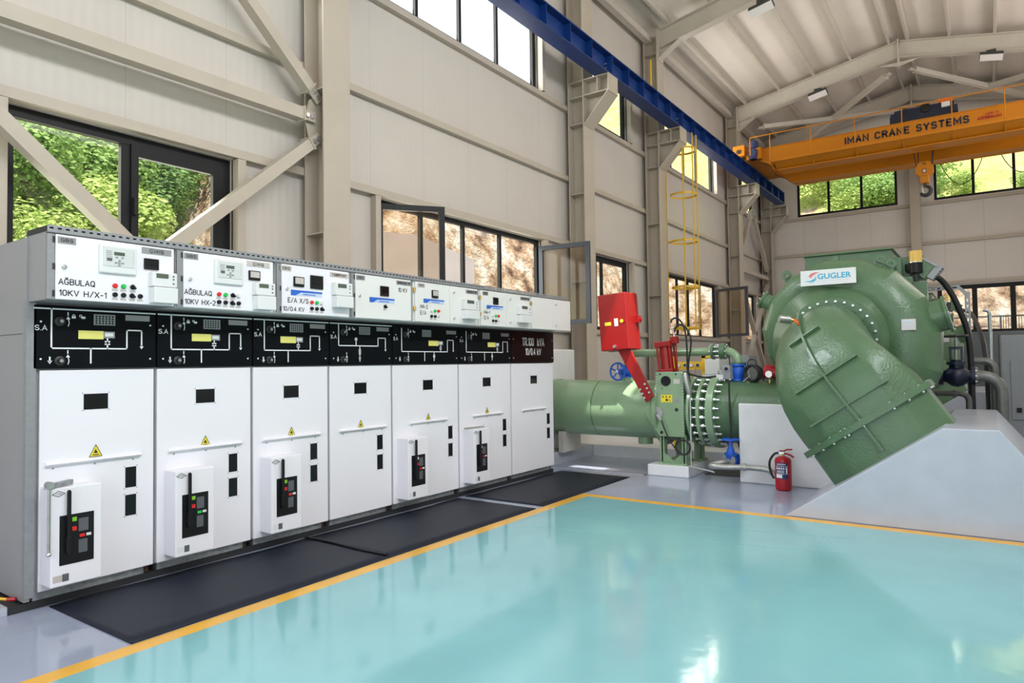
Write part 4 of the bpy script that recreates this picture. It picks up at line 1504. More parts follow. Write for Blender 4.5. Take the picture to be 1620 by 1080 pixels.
# butterfly valve ------------------------------------------------------
bv = thing('butterfly_valve', 'green butterfly valve with bolted flanges on a low white pedestal', 'valve', (8.55, 3.3, 0.14))
MB().cyl((AX, 3.51, AZ), (AX, 3.11, AZ), 0.40, 48).build('valve_body', 'machine_green', bv, smooth=40)
# gear housing with the front plate
pts = [(3.513, 1.315), (3.146, 1.315), (3.146, 0.495), (3.475, 0.495), (3.60, 0.66), (3.66, 0.76), (3.665, 0.83), (3.60, 0.93), (3.513, 1.03)]
h = MB().prism(pts, 'yz', 8.215, 8.235).build('front_plate', 'pipe_green', bv, bevel=0.004)
h2 = MB().prism([(3.50, 1.305), (3.165, 1.305), (3.165, 0.51), (3.47, 0.51), (3.59, 0.67), (3.65, 0.78), (3.59, 0.92), (3.50, 1.02)], 'yz', 8.235, 8.43).build('gear_housing', 'machine_green_dark', bv)
MB().prism(pts, 'yz', 8.43, 8.45).build('back_plate', 'machine_green', bv)
MB().cyl((8.20, 3.378, 1.20), (8.22, 3.378, 1.20), 0.064, 28).build('round_cover', 'black_plastic', bv, smooth=40)
MB().cyl((8.195, 3.495, 0.796), (8.22, 3.495, 0.796), 0.075, 28).build('shaft_cover', 'steel_pipe', bv, smooth=40)
sh = MB().cyl((8.15, 3.485, 0.78), (8.20, 3.485, 0.785), 0.022, 14)
sh.bar((8.165, 3.485, 0.785), (8.165, 3.43, 0.71), 0.03, 0.03)
sh.build('position_sensor', 'chrome', bv)
hl = MB()
for (y, z, r) in ((3.244, 0.837, 0.024), (3.45, 0.544, 0.022), (3.455, 1.285, 0.013), (3.245, 1.285, 0.013), (3.43, 1.10, 0.008)):
    hl.cyl((8.2145, y, z), (8.22, y, z), r, 14)
hl.build('plate_holes', 'black_print', bv)
lb = MB().box(8.212, 8.216, 3.298, 3.448, 0.928, 1.024).build('hazard_label', 'warn_yellow', bv)
g = MB()
for k in range(3):
    y = 3.42 - 0.045 * k
    g.prism([(y - 0.013, 0.99), (y + 0.013, 0.99), (y, 1.014)], 'yz', 8.2105, 8.2125)
g.box(8.2105, 8.2125, 3.355, 3.385, 0.945, 0.972)
g.bar((8.2115, 3.345, 0.968), (8.2115, 3.318, 0.944), 0.012, 0.002)
g.build('symbols', 'black_print', lb)
MB().box(8.212, 8.216, 3.19, 3.275, 1.165, 1.225).build('type_plate', 'pale_plate', bv)
MB().box(8.212, 8.216, 3.205, 3.27, 0.925, 0.975).build('type_plate', 'grey_plate', bv)
base = (8.212, 3.505, 1.29)
b0 = MB().cyl((8.212, 3.505, 1.29), (8.20, 3.505, 1.29), 0.008, 8).build('bolt', 'bolt_steel', bv)
copies(b0, [(8.212, 3.505, 1.29 - 0.036 * k) for k in range(1, 8)] + [(8.212, 3.158, 1.29 - 0.036 * k) for k in range(0, 22)], base)
# feet
ft = MB()
for y in (3.17, 3.46):
    ft.box(8.25, 8.272, y - 0.03, y + 0.03, 0.165, 0.52)
    ft.box(8.25, 8.40, y - 0.008, y + 0.008, 0.165, 0.52)
ft.box(8.22, 8.42, 3.12, 3.50, 0.14, 0.165)
ft.prism([(3.18, 0.165), (3.45, 0.165), (3.45, 0.30), (3.315, 0.19), (3.18, 0.30)], 'yz', 8.252, 8.265)
ft.build('foot', 'pipe_green', bv)
ft = MB()
for y in (3.17, 3.46):
    ft.box(8.84, 8.862, y - 0.05, y + 0.05, 0.165, 0.62)
ft.box(8.72, 8.92, 3.10, 3.53, 0.14, 0.165)
ft.box(8.60, 8.86, 3.15, 3.17, 0.165, 0.50)
ft.build('foot', 'pipe_green', bv)
# flange rings along the axis
for y, tk, r in ((3.11, 0.035, 0.45), (2.985, 0.04, 0.455), (2.865, 0.042, 0.462), (2.822, 0.042, 0.462)):
    MB().annulus((AX, y, AZ), (0, -1, 0), 0.33, r, tk, 56).build('flange', 'pipe_green', bv, smooth=40)
bb = V((AX, 0, AZ))
N = 24


def ringpos(k, r, y):
    a = 2 * math.pi * (k + 0.5) / N
    return (AX + r * math.cos(a), y, AZ + r * math.sin(a))


st = (AX + 0.425, 3.0, AZ)
q = MB().cyl((st[0], 3.095, st[2]), (st[0], 2.715, st[2]), 0.011, 8)
for y in (3.055, 2.945, 2.925, 2.762):
    q.cyl((st[0], y, st[2]), (st[0], y - 0.022, st[2]), 0.021, 6)
p0 = ringpos(0, 0.425, 3.0)
q = MB()
q.cyl((p0[0], 3.06, p0[2]), (p0[0], 2.70, p0[2]), 0.011, 8)
for y in (3.055, 2.94, 2.92, 2.775):
    q.cyl((p0[0], y, p0[2]), (p0[0], y - 0.022, p0[2]), 0.021, 6)
b0 = q.build('stud_bolt', 'bolt_steel', bv)
copies(b0, [ringpos(k, 0.425, 3.0) for k in range(1, N)], p0)
MB().cyl((AX, 3.10, AZ), (AX, 2.80, AZ), 0.355, 40).build('sliding_sleeve', 'machine_green_dark', bv, smooth=40)

# counterweight arm + box: turns with the valve shaft, yet a unit of its own
cw = thing('counterweight', 'red counterweight box on a slanting red arm beside the green valve', 'counterweight', (8.15, 3.6, 0.95))
MB().prism([(3.615, 0.925), (3.512, 1.005), (3.83, 1.63), (4.015, 1.63)], 'yz', 8.12, 8.16).build('arm', 'signal_red', cw, bevel=0.004)
ct = V((8.235, 4.025, 1.975))
ang = R(3.6)
u, w = V((0, math.cos(ang), math.sin(ang))), V((0, -math.sin(ang), math.cos(ang)))
u, w = V((0, math.cos(-ang), -math.sin(-ang) * -1)), V((0, math.sin(ang), math.cos(ang)))
u = V((0, math.cos(ang), -math.sin(ang)))
MB().obox(ct, (1, 0, 0), u, w, 0.185, 0.205, 0.372).build('weight_box', 'signal_red', cw, bevel=0.012)
rb = MB()
for dx in (0.06, 0.12):
    rb.obox(ct + V((dx, 0, 0)), (1, 0, 0), u, w, 0.012, 0.213, 0.379)
rb.build('seam_ribs', 'signal_red', cw, bevel=0.004)
lk = MB().obox(ct + V((0.09, 0, 0)) - u * 0.225 + w * 0.02, (1, 0, 0), u, w, 0.05, 0.03, 0.045)
lk.cyl(ct + V((0.11, 0, 0)) - u * 0.22 + w * 0.02, ct + V((0.11, 0, 0)) - u * 0.27 + w * 0.02, 0.025, 12)
lk.build('latch', 'signal_red', cw)
fx = V((-0.187, 0, 0))
MB().obox(ct + fx + u * 0.075 - w * 0.02, (1, 0, 0), u, w, 0.002, 0.045, 0.022).build('label', 'warn_yellow', cw)
MB().obox(ct + fx - u * 0.045 - w * 0.01, (1, 0, 0), u, w, 0.002, 0.026, 0.05).build('label', 'white_plastic', cw)
MB().cyl(ct + fx - u * 0.125 - w * 0.0, ct + fx - u * 0.125 + V((-0.004, 0, 0)), 0.024, 18).build('label', 'warn_yellow', cw)
MB().cyl(ct + fx - u * 0.17, ct + fx - u * 0.17 + V((-0.004, 0, 0)), 0.016, 14).build('plug', 'dark_red', cw)
MB().cyl(ct + fx + V((-0.02, 0, 0)) + u * 0.0 - w * 0.325, ct + fx - w * 0.325 + V((0.01, 0, 0)), 0.022, 10).build('bolt', 'bolt_steel', cw)
da = V((0, 3.93 - 3.563, 1.63 - 0.965)).normalized()
na = V((0, da.z, -da.y))
c0 = V((8.118, 3.563, 0.965))
base = tuple(c0 + da * 0.05 + na * 0.045)
b0 = MB().cyl(base, V(base) + V((-0.016, 0, 0)), 0.014, 8).build('bolt', 'bolt_steel', cw)
copies(b0, [c0 + da * (0.05 + 0.06 * i + (0.03 if j else 0)) + na * (0.045 - 0.09 * j) for i in range(3) for j in range(2) if (i, j) != (0, 0)], base)

# hydraulic cylinder
hc = thing('hydraulic_cylinder', 'red upright hydraulic cylinder standing on the green valve housing', 'hydraulic cylinder', (8.33, 3.39, 1.315))
b, tp = V((8.33, 3.392, 1.31)), V((8.33, 3.428, 1.70))
d = (tp - b).normalized()
MB().cyl(b, tp, 0.082, 28).build('barrel', 'signal_red', hc, smooth=40)
ax_, ay_ = V((1, 0, 0)), d.cross(V((1, 0, 0)))
MB().obox(tp - d * 0.03, d, ax_, ay_, 0.034, 0.105, 0.105).build('cap_plate', 'signal_red', hc, bevel=0.006)
MB().obox(b + d * 0.02, d, ax_, ay_, 0.02, 0.105, 0.105).build('base_plate', 'signal_red', hc, bevel=0.006)
pos = [b + d * 0.02 + ax_ * i * 0.082 + ay_ * j * 0.082 for i in (-1, 1) for j in (-1, 1)]
b0 = MB().cyl(pos[0], pos[0] + d * 0.36, 0.014, 10).build('tie_rod', 'signal_red', hc)
copies(b0, pos[1:], pos[0])
MB().obox(tp + V((0, -0.13, 0.02)), d, ax_, ay_, 0.045, 0.04, 0.045).build('port_block', 'signal_red', hc, bevel=0.005)
ch = MB().tube([tp + V((0, -0.13, 0.06)), tp + V((0, -0.12, 0.12)), tp + V((0, -0.105, 0.17)), tp + V((0, -0.085, 0.24))], 0.012, 8)
ch.cyl(tp + V((0, -0.13, 0.05)), tp + V((0, -0.125, 0.09)), 0.022, 8)
ch.cyl(tp + V((-0.02, -0.10, 0.17)), tp + V((0.02, -0.10, 0.17)), 0.02, 8)
ch.build('hose_fittings', 'chrome', hc)
MB().tube([tp + V((0, -0.15, -0.01)), tp + V((0, -0.158, -0.2)), tp + V((0, -0.165, -0.385))], 0.008, 8).build('pilot_pipe', 'signal_red', hc)


def curve_pts(keys, n=8):
    """Catmull-Rom through keys"""
    ks = [V(k) for k in keys]
    ks = [ks[0] * 2 - ks[1]] + ks + [ks[-1] * 2 - ks[-2]]
    out = []
    for i in range(1, len(ks) - 2):
        a, b, c, d = ks[i - 1], ks[i], ks[i + 1], ks[i + 2]
        for k in range(n):
            t = k / n
            out.append(0.5 * (2 * b + (c - a) * t + (2 * a - 5 * b + 4 * c - d) * t * t + (3 * b - a - 3 * c + d) * t ** 3))
    out.append(ks[-2])
    return out


Xh = 8.33
t = MB().tube(curve_pts([(Xh, 3.345, 1.94), (Xh, 3.325, 1.985), (Xh, 3.26, 2.0), (Xh, 3.19, 1.93), (Xh, 3.15, 1.80), (Xh, 3.135, 1.60), (Xh, 3.13, 1.32), (Xh - 0.06, 3.05, 1.275), (8.22, 2.86, 1.245), (8.25, 2.74, 1.26)]), 0.012, 8)
tag(t.build('hydraulic_hose', 'rubber', smooth=50), 'taller black hose looping down beside the red cylinder', 'hose')
t = MB().tube(curve_pts([(Xh, 3.295, 1.82), (Xh, 3.275, 1.88), (Xh, 3.22, 1.915), (Xh, 3.14, 1.87), (Xh, 3.085, 1.75), (Xh, 3.085, 1.62), (Xh, 3.115, 1.45), (Xh + 0.015, 3.132, 1.32)]), 0.012, 8)
tag(t.build('hydraulic_hose', 'rubber', smooth=50), 'shorter black hose looping inside the taller one', 'hose')

# grey limit tube and steel line in front of the valve
t = thing('oil_line', 'grey tube and thin steel line running down the valve front to the floor', 'pipe', (8.15, 3.08, 0.0))
MB().lathe((8.17, 3.115, 1.30), (0.0, -0.07, -0.28), [(0, 0.032), (0.02, 0.036), (0.24, 0.036), (0.27, 0.02)], 16).build('sheath', 'steel_pipe', t, smooth=40)
MB().tube([(8.17, 3.045, 1.03), (8.165, 3.045, 0.5), (8.16, 3.05, 0.20), (8.155, 3.03, 0.15), (8.12, 2.95, 0.145), (8.05, 2.72, 0.12)], 0.011, 8).build('line', 'chrome', t)
MB().torus((8.13, 3.14, 0.38), (1, 0.15, 0), 0.09, 0.012, 30, 8).build('coil', 'rubber', t)
MB().tube(curve_pts([(8.15, 3.42, 0.70), (8.14, 3.38, 0.60), (8.13, 3.31, 0.46), (8.125, 3.22, 0.35), (8.13, 3.14, 0.29)]), 0.010, 8).build('lead', 'rubber', t)

# bypass line above the pipe --------------------------------------------
bp = thing('bypass_pipe', 'small green bypass pipe running above the large green pipe', 'pipe', (AX, 3.3, 1.5))
ZB_ = 1.565
pts = [(AX, 4.10, 1.40), (AX, 4.10, 1.48)] + [(AX, 4.10 - 0.085 * (1 - math.cos(a)), 1.48 + 0.085 * math.sin(a)) for a in [R(15 * k) for k in range(1, 7)]] + [(AX, 2.86, ZB_)]
MB().tube(pts, 0.052, 20).build('pipe_run', 'pipe_green', bp, smooth=50)
for y in (2.905, 2.80, 2.765):
    fl_ = MB().annulus((AX, y, ZB_), (0, -1, 0), 0.03, 0.10, 0.03 if y > 2.9 else 0.034, 32).build('flange', 'machine_green', bp, smooth=40)
c0 = (AX + 0.08, 2.84, ZB_)
q = MB().cyl((c0[0], 2.93, c0[2]), (c0[0], 2.71, c0[2]), 0.007, 8)
for y in (2.925, 2.845, 2.725):
    q.cyl((c0[0], y, c0[2]), (c0[0], y - 0.013, c0[2]), 0.013, 6)
b0 = q.build('stud_bolt', 'bolt_steel', bp)
copies(b0, [(AX + 0.08 * math.cos(R(45 * k)), 2.84, ZB_ + 0.08 * math.sin(R(45 * k))) for k in range(1, 8)], c0)
MB().cyl((AX, 2.88, ZB_), (AX, 2.79, ZB_), 0.055, 24).build('compensator', 'machine_green_dark', bp)
pts = [(AX, 2.74, ZB_)] + [(AX, 2.725 - 0.145 * math.sin(a), ZB_ - 0.145 * (1 - math.cos(a))) for a in [R(15 * k) for k in range(0, 7)]] + [(AX, 2.58, 1.405)]
MB().tube(pts, 0.052, 20).build('elbow', 'pipe_green', bp, smooth=50)
MB().cyl((AX, 2.58, 1.405), (AX, 2.58, 1.425), 0.095, 28).build('end_flange', 'machine_green', bp, smooth=40)

av = thing('actuated_valve', 'blue valve with grey gear actuator below the green bypass elbow', 'valve', (AX, 2.58, 1.2))
MB().lathe((AX, 2.58, 1.195), (0, 0, 1), [(0, 0.09), (0.022, 0.09), (0.023, 0.058), (0.06, 0.072), (0.14, 0.085), (0.185, 0.065), (0.186, 0.095), (0.21, 0.095)], 28).build('valve_body', 'valve_blue', av, smooth=35)
MB().cyl((AX, 2.58, 1.12), (AX, 2.58, 1.196), 0.055, 20).build('stub', 'pipe_green', av)
ac = MB().obox((AX - 0.06, 2.69, 1.30), (0.2, 1, 0), (1, -0.2, 0), (0, 0, 1), 0.055, 0.06, 0.085)
ac.cyl((AX - 0.06, 2.74, 1.29), (AX - 0.09, 2.80, 1.275), 0.05, 18)
ac.cyl((AX - 0.14, 2.69, 1.345), (AX - 0.06, 2.69, 1.345), 0.035, 16)
ac.build('gear_actuator', 'grey_plastic', av, bevel=0.006)
MB().cyl((AX - 0.142, 2.69, 1.345), (AX - 0.138, 2.69, 1.345), 0.022, 14).build('shaft_end', 'black_plastic', av)
MB().obox((AX - 0.175, 2.765, 1.245), (0.2, 1, 0), (1, -0.2, 0), (0, 0, 1), 0.048, 0.008, 0.030).build('type_plate', 'white_plastic', av)
MB().cyl((AX - 0.10, 2.81, 1.265), (AX - 0.14, 3.0, 1.25), 0.024, 14).build('motor_sleeve', 'galvanised', av)
t = MB().tube([(8.22, 2.58, 1.20), (8.20, 2.57, 0.9), (8.20, 2.56, 0.62), (8.19, 2.55, 0.4)], 0.012, 8)
tag(t.build('cable', 'rubber'), 'black cable hanging down the front of the green pipe', 'cable')

hv = thing('handwheel_valve', 'blue gate valve with a five-spoked handwheel on top of the large pipe', 'valve', (AX, 4.10, 1.19))
MB().cyl((AX, 4.10, 1.15), (AX, 4.10, 1.235), 0.11, 24).build('branch', 'pipe_green', hv, smooth=40)
MB().lathe((AX, 4.10, 1.235), (0, 0, 1), [(0, 0.10), (0.022, 0.10), (0.023, 0.06), (0.085, 0.075), (0.145, 0.06), (0.146, 0.10), (0.17, 0.10)], 26).build('valve_body', 'valve_blue', hv, smooth=35)
wa = V((-1, 0.12, 0)).normalized()
cc = V((AX, 4.10, 1.32))
hub = cc + wa * 0.25
MB().cyl(cc, hub + wa * 0.02, 0.022, 14).build('stem', 'chrome', hv)
MB().lathe(cc, wa, [(0.04, 0.07), (0.12, 0.065), (0.13, 0.04), (0.18, 0.035)], 20).build('bonnet', 'valve_blue', hv, smooth=35)
wh = MB().torus(hub, wa, 0.115, 0.013, 40, 10)
a, b = frame_of(wa)
for k in range(5):
    an = R(72 * k + 15)
    wh.tube([hub, hub + (a * math.cos(an) + b * math.sin(an)) * 0.113], 0.010, 8)
wh.cyl(hub - wa * 0.015, hub + wa * 0.015, 0.028, 14)
wh.build('handwheel', 'valve_blue', hv, smooth=40)

# drain valve and drain pipe
dv = thing('drain_valve', 'blue drain valve with flat handwheel low in front of the white block', 'valve', (8.17, 2.56, 0.14))
MB().lathe((8.17, 2.56, 0.30), (0, 0, 1), [(-0.03, 0.05), (0.0, 0.06), (0.02, 0.06), (0.021, 0.075), (0.045, 0.075), (0.046, 0.05), (0.09, 0.04), (0.12, 0.024), (0.20, 0.018)], 22).build('bonnet', 'valve_blue', dv, smooth=35)
MB().lathe((8.27, 2.53, 0.255), (-0.93, 0.37, 0), [(0, 0.082), (0.02, 0.082), (0.022, 0.05), (0.06, 0.062), (0.10, 0.05), (0.102, 0.082), (0.122, 0.082)], 26).build('valve_body', 'valve_blue', dv, smooth=35)
hw = MB().torus((8.17, 2.56, 0.505), (0, 0, 1), 0.095, 0.011, 36, 8)
for k in range(5):
    an = R(72 * k)
    hw.tube([(8.17, 2.56, 0.505), (8.17 + 0.093 * math.cos(an), 2.56 + 0.093 * math.sin(an), 0.505)], 0.010, 8)
hw.cyl((8.17, 2.56, 0.48), (8.17, 2.56, 0.515), 0.024, 12)
hw.build('handwheel', 'valve_blue', dv, smooth=40)
MB().tube([(8.25, 2.505, 0.255), (8.32, 2.43, 0.24), (8.5, 2.48, 0.25), (8.55, 2.55, 0.44)], 0.045, 14).build('inlet_pipe', 'dark_steel', dv, smooth=50)

dp = thing('drain_pipe', 'bent grey steel drain pipe running along the white block to the extinguisher', 'pipe', (8.1, 2.4, 0.0))
MB().annulus((8.156, 2.575, 0.255), (-0.93, 0.37, 0), 0.03, 0.088, 0.022, 26).build('flange', 'steel_pipe', dp, smooth=40)
MB().tube(curve_pts([(8.145, 2.58, 0.255), (8.09, 2.625, 0.245), (8.03, 2.70, 0.225), (7.985, 2.735, 0.205), (7.975, 2.66, 0.203), (8.01, 2.50, 0.203), (8.10, 2.30, 0.20), (8.11, 2.14, 0.19), (8.11, 2.08, 0.165), (8.11, 2.02, 0.10), (8.11, 1.97, 0.035)]), 0.034, 14).build('pipe_run', 'steel_pipe', dp, smooth=50)
MB().annulus((8.078, 2.39, 0.2025), (0.1, -1, 0), 0.03, 0.045, 0.03, 20).build('coupling', 'steel_pipe', dp)
MB().box(8.06, 8.16, 1.93, 2.02, 0.0, 0.035).build('floor_spigot', 'steel_pipe', dp)

# fire extinguisher ------------------------------------------------------
ex = thing('fire_extinguisher', 'red fire extinguisher on the floor in front of the white block', 'fire extinguisher', (7.96, 1.915, 0))
ec = V((7.96, 1.915, 0))
MB().lathe(ec, (0, 0, 1), [(0, 0.070), (0.012, 0.084), (0.03, 0.088), (0.33, 0.088), (0.355, 0.078), (0.372, 0.045), (0.378, 0.025)], 36).build('cylinder', 'dark_red', ex, smooth=35)
vf = V((-0.97, 0.1, 0)).normalized()
vt = V((0, 0, 1)).cross(vf) * -1


def band(z0, z1, a0, a1, r=0.0890, n=14):
    f0 = math.atan2(-0.25, -0.97)
    m = MB()
    vs, fs = [], []
    for k in range(n + 1):
        an = f0 + a0 + (a1 - a0) * k / n
        for z in (z0, z1):
            vs.append(ec + V((r * math.cos(an), r * math.sin(an), z)))
    for k in range(n):
        fs.append((2 * k, 2 * k + 2, 2 * k + 3, 2 * k + 1))
    return m.add(vs, fs)


lb = band(0.135, 0.31, -0.95, 0.55).build('label', 'label_blue', ex)
wb_ = MB()
for z0, z1, a0, a1 in ((0.268, 0.276, -0.95, 0.55), (0.186, 0.194, -0.95, 0.55), (0.145, 0.183, -0.93, -0.15), (0.20, 0.262, 0.28, 0.47), (0.238, 0.258, -0.9, -0.7), (0.238, 0.258, -0.6, -0.42), (0.238, 0.258, -0.32, -0.14), (0.238, 0.258, -0.05, 0.13), (0.222, 0.226, -0.85, 0.1), (0.212, 0.216, -0.85, 0.1), (0.202, 0.206, -0.85, 0.1)):
    b_ = band(z0, z1, a0, a1, 0.0895, 6)
    wb_.add(b_.v, b_.f)
for k in range(8):
    b_ = band(0.288, 0.300, -0.8 + 0.14 * k, -0.72 + 0.14 * k, 0.0895, 2)
    wb_.add(b_.v, b_.f)
wb_.build('label_print', 'white_print', lb)
MB().cyl(ec + V((0, 0, 0.372)), ec + V((0, 0, 0.405)), 0.018, 14).build('neck', 'brass', ex)
MB().box(7.945, 7.975, 1.90, 1.955, 0.398, 0.425).build('valve_head', 'chrome', ex)
lv = MB().tube([ec + V((0, 0.03, 0.41)), ec + V((0, 0.0, 0.425)), ec + V((0, -0.04, 0.45)), ec + V((0, -0.10, 0.455))], 0.009, 8)
lv.tube([ec + V((0, 0.02, 0.405)), ec + V((0, -0.03, 0.405)), ec + V((0, -0.075, 0.395)), ec + V((0, -0.115, 0.368))], 0.010, 8)
lv.obox(ec + V((0, 0.012, 0.425)), (1, 0, 0), (0, 1, 0), (0, 0, 1), 0.014, 0.022, 0.014)
lv.build('lever', 'signal_red', ex)
MB().tube(curve_pts([ec + V((0, 0.04, 0.41)), ec + V((0, 0.09, 0.395)), ec + V((0, 0.14, 0.32)), ec + V((0, 0.145, 0.23)), ec + V((0, 0.12, 0.155)), ec + V((-0.005, 0.092, 0.115))]), 0.013, 10).build('hose', 'rubber', ex, smooth=50)
MB().cyl(ec + V((-0.005, 0.095, 0.12)), ec + V((-0.008, 0.088, 0.10)), 0.014, 10).build('nozzle', 'chrome', ex)

# ---------------------------------------------------------------- turbine
tu = thing('spiral_turbine', 'nearest green spiral turbine casing bearing the white sign board', 'turbine', (AX, TC.y, 0.4))
OUT = [(-90, 1.235), (-60, 1.17), (-30, 1.10), (0, 1.045), (30, 1.0), (60, 0.975), (90, 0.957), (120, 0.935), (150, 0.905), (180, 0.84), (210, 0.75), (240, 0.66), (270, 0.60)]


def interp(tab, x):
    for (a, p), (b, q) in zip(tab, tab[1:]):
        if x <= b:
            return p + (q - p) * (x - a) / (b - a)
    return tab[-1][1]


rings = []
NS = 36
for k in range(16):
    th = -90 + 23.5 * k
    th = min(th, 262)
    rt = 0.39 - 0.105 * (th + 90) / 180 if th < 90 else 0.285 - 0.10 * (th - 90) / 90 if th < 180 else 0.185 - 0.07 * (th - 180) / 90
    ro = interp(OUT, th)
    rc = ro - rt
    t_ = R(th)
    rad = V((0, -math.cos(t_), math.sin(t_)))
    rings.append([TC + rad * (rc + rt * math.cos(2 * math.pi * i / NS)) + V((1, 0, 0)) * (rt * 1.0 * math.sin(2 * math.pi * i / NS)) for i in range(NS)])
start = []
for i in range(NS):
    p_ = rings[0][i]
    start.append(V((p_.x, 2.80, p_.z)))
sp = MB().loft([[V((q.x, q.y, q.z)) for q in start]] + rings, True)
sp.build('spiral_casing', 'machine_green', tu, smooth=13)
cv = MB().lathe((8.26, TC.y, TC.z), (1, 0, 0), [(0, 0.472), (0.0, 0.485), (0.03, 0.50), (0.10, 0.66), (0.30, 0.74), (0.62, 0.66), (0.72, 0.50)], 56, True)
cv.build('stay_ring', 'machine_green', tu, smooth=60)
MB().annulus((8.262, TC.y, TC.z), (-1, 0, 0), 0.34, 0.472, 0.022, 56).build('head_cover', 'machine_green_dark', tu, smooth=35)
base = (8.24, TC.y - 0.44, TC.z)
b0 = MB().lathe(base, (-1, 0, 0), [(0, 0.016), (0.014, 0.016), (0.016, 0.009), (0.028, 0.009)], 8).build('bolt', 'bolt_steel', tu)
copies(b0, [(8.24, TC.y - 0.44 * math.cos(R(12.0 * k)), TC.z + 0.44 * math.sin(R(12.0 * k))) for k in range(1, 30)], base)


def stub(th, r0, r1, rad, dx=0.0, cap=True, name='access_port'):
    t_ = R(th)
    dr = V((0, -math.cos(t_), math.sin(t_)))
    o = TC + V((dx, 0, 0))
    m = MB().cyl(o + dr * r0, o + dr * r1, rad, 32)
    m.cyl(o + dr * (r1 - 0.03), o + dr * r1, rad * 1.16, 32)
    pr = m.build(name, 'machine_green', tu, smooth=40)
    if cap:
        a_, b_ = frame_of(dr)
        q0 = o + dr * r1 + a_ * rad * 1.05
        n0 = MB().cyl(q0, q0 + dr * 0.014, 0.012, 6).build('bolt', 'bolt_steel', pr)
        copies(n0, [o + dr * r1 + (a_ * math.cos(R(45 * k)) + b_ * math.sin(R(45 * k))) * rad * 1.05 for k in range(1, 8)], q0)
    return pr


stub(14, 0.85, 1.12, 0.17)
stub(147, 0.8, 1.0, 0.095)
for th, r in ((63, 0.965), (57, 0.965), (124, 0.93)):
    t_ = R(th)
    dr = V((0, -math.cos(t_), math.sin(t_)))
    tg = V((0, math.sin(t_), math.cos(t_)))
    o = TC + dr * (r + 0.055)
    m = MB().annulus(o - V((0.012, 0, 0)), (1, 0, 0), 0.022, 0.058, 0.024, 20)
    m.obox(o - dr * 0.06, dr, tg, (1, 0, 0), 0.03, 0.058, 0.012)
    m.build('lifting_lug', 'machine_green', tu)
t_ = R(88)
m = MB().obox(TC + V((0, 0, 0.965)), (1, 0, 0), (0, 1, 0), (0, 0, 1), 0.03, 0.03, 0.03)
m.build('boss', 'machine_green', tu)
# nameplate and sign
MB().box(8.275, 8.285, 0.62, 0.752, 1.745, 1.862).build('type_plate', 'pale_plate', tu)
tp_ = MB()
tp_.box(8.273, 8.276, 0.64, 0.735, 1.835, 1.848)
for k in range(4):
    tp_.box(8.2735, 8.276, 0.645, 0.73, 1.762 + 0.017 * k, 1.766 + 0.017 * k)
tp_.build('type_plate_print', 'pale_blue_print', tu)
sg = MB().box(8.262, 8.282, 1.170, 1.744, 2.284, 2.458).build('sign_board', 'sign_white', tu, bevel=0.003)
sg['label'] = 'white sign board'
MB().box(8.28, 8.40, 1.40, 1.50, 2.30, 2.40).build('sign_bracket', 'machine_green_dark', tu)
NY = V((0, -1, 0))
g = text_mb(MB(), 'GUGLER', (8.2615, 1.562, 2.352), NY, XU, 0.345, 0.062, 0.001, 0.02)
g.build('sign_lettering', 'sign_cyan', sg)
g = MB()
for k in range(24):
    y = 1.555 - 0.0135 * k
    g.box(8.2605, 8.262, y - 0.008, y, 2.330, 2.336)
g.build('sign_small_print', 'pale_blue_print', sg)


def swoosh(pts, wd, m_):
    ps = curve_pts([(8.261, y, z) for y, z in pts], 6)
    mm = MB()
    n = len(ps)
    L_, R_ = [], []
    for i, q_ in enumerate(ps):
        t2 = (ps[min(i + 1, n - 1)] - ps[max(i - 1, 0)]).normalized()
        nn = V((0, -t2.z, t2.y))
        ww = wd * math.sin(math.pi * (i + 0.4) / n) * 0.5 + 0.0004
        L_.append(q_ + nn * ww)
        R_.append(q_ - nn * ww)
    mm.add(L_ + R_, [(i, i + 1, n + i + 1, n + i) for i in range(n - 1)])
    mm.build('sign_emblem', m_, sg)


swoosh([(1.54, 2.425), (1.58, 2.428), (1.625, 2.415), (1.648, 2.390), (1.64, 2.372)], 0.012, 'sign_red')
swoosh([(1.575, 2.412), (1.61, 2.405), (1.632, 2.385), (1.62, 2.368)], 0.010, 'sign_red')
swoosh([(1.582, 2.392), (1.590, 2.365), (1.615, 2.345), (1.66, 2.333), (1.705, 2.338)], 0.012, 'sign_cyan')
swoosh([(1.575, 2.375), (1.585, 2.350), (1.615, 2.330), (1.655, 2.318)], 0.010, 'sign_cyan')

# draft tube: round under the cover, flat-sided where it enters the slope ------
dt = thing('draft_tube', 'nearest green faceted draft tube elbow entering the white sloping block', 'draft tube', (7.5, 1.1, 0.5))
S_ = V((0, -0.827, 0.562))
D_ = V((0, -0.562, -0.827))
O_ = V((8.24, TC.y, TC.z))
AR = 0.77


def section(ph, v):
    """centre, outward, half width, half depth, side shift, squareness at elbow angle ph / straight length v"""
    if ph is not None:
        a = R(ph)
        c = V((O_.x - 0.10 - AR * math.sin(a), O_.y, O_.z)) + D_ * (AR * (1 - math.cos(a)))
        e = V((-math.sin(a), 0, 0)) - D_ * math.cos(a)
        hw = interp([(0, 0.385), (20, 0.43), (40, 0.455), (60, 0.52), (75, 0.568), (90, 0.587)], ph)
        sq = interp([(0, 2.0), (25, 2.6), (60, 4.5), (90, 6.0)], ph)
        sh = interp([(0, -0.01), (20, -0.035), (40, -0.07), (60, -0.10), (90, -0.075)], ph)
        return c, e, hw, interp([(0, 0.385), (20, 0.41), (50, 0.40), (90, 0.375)], ph), sh, sq
    c = V((O_.x - 0.10 - AR, O_.y, O_.z)) + D_ * v
    return c, V((-1, 0, 0)), 0.587, 0.375, -0.07, 6.0


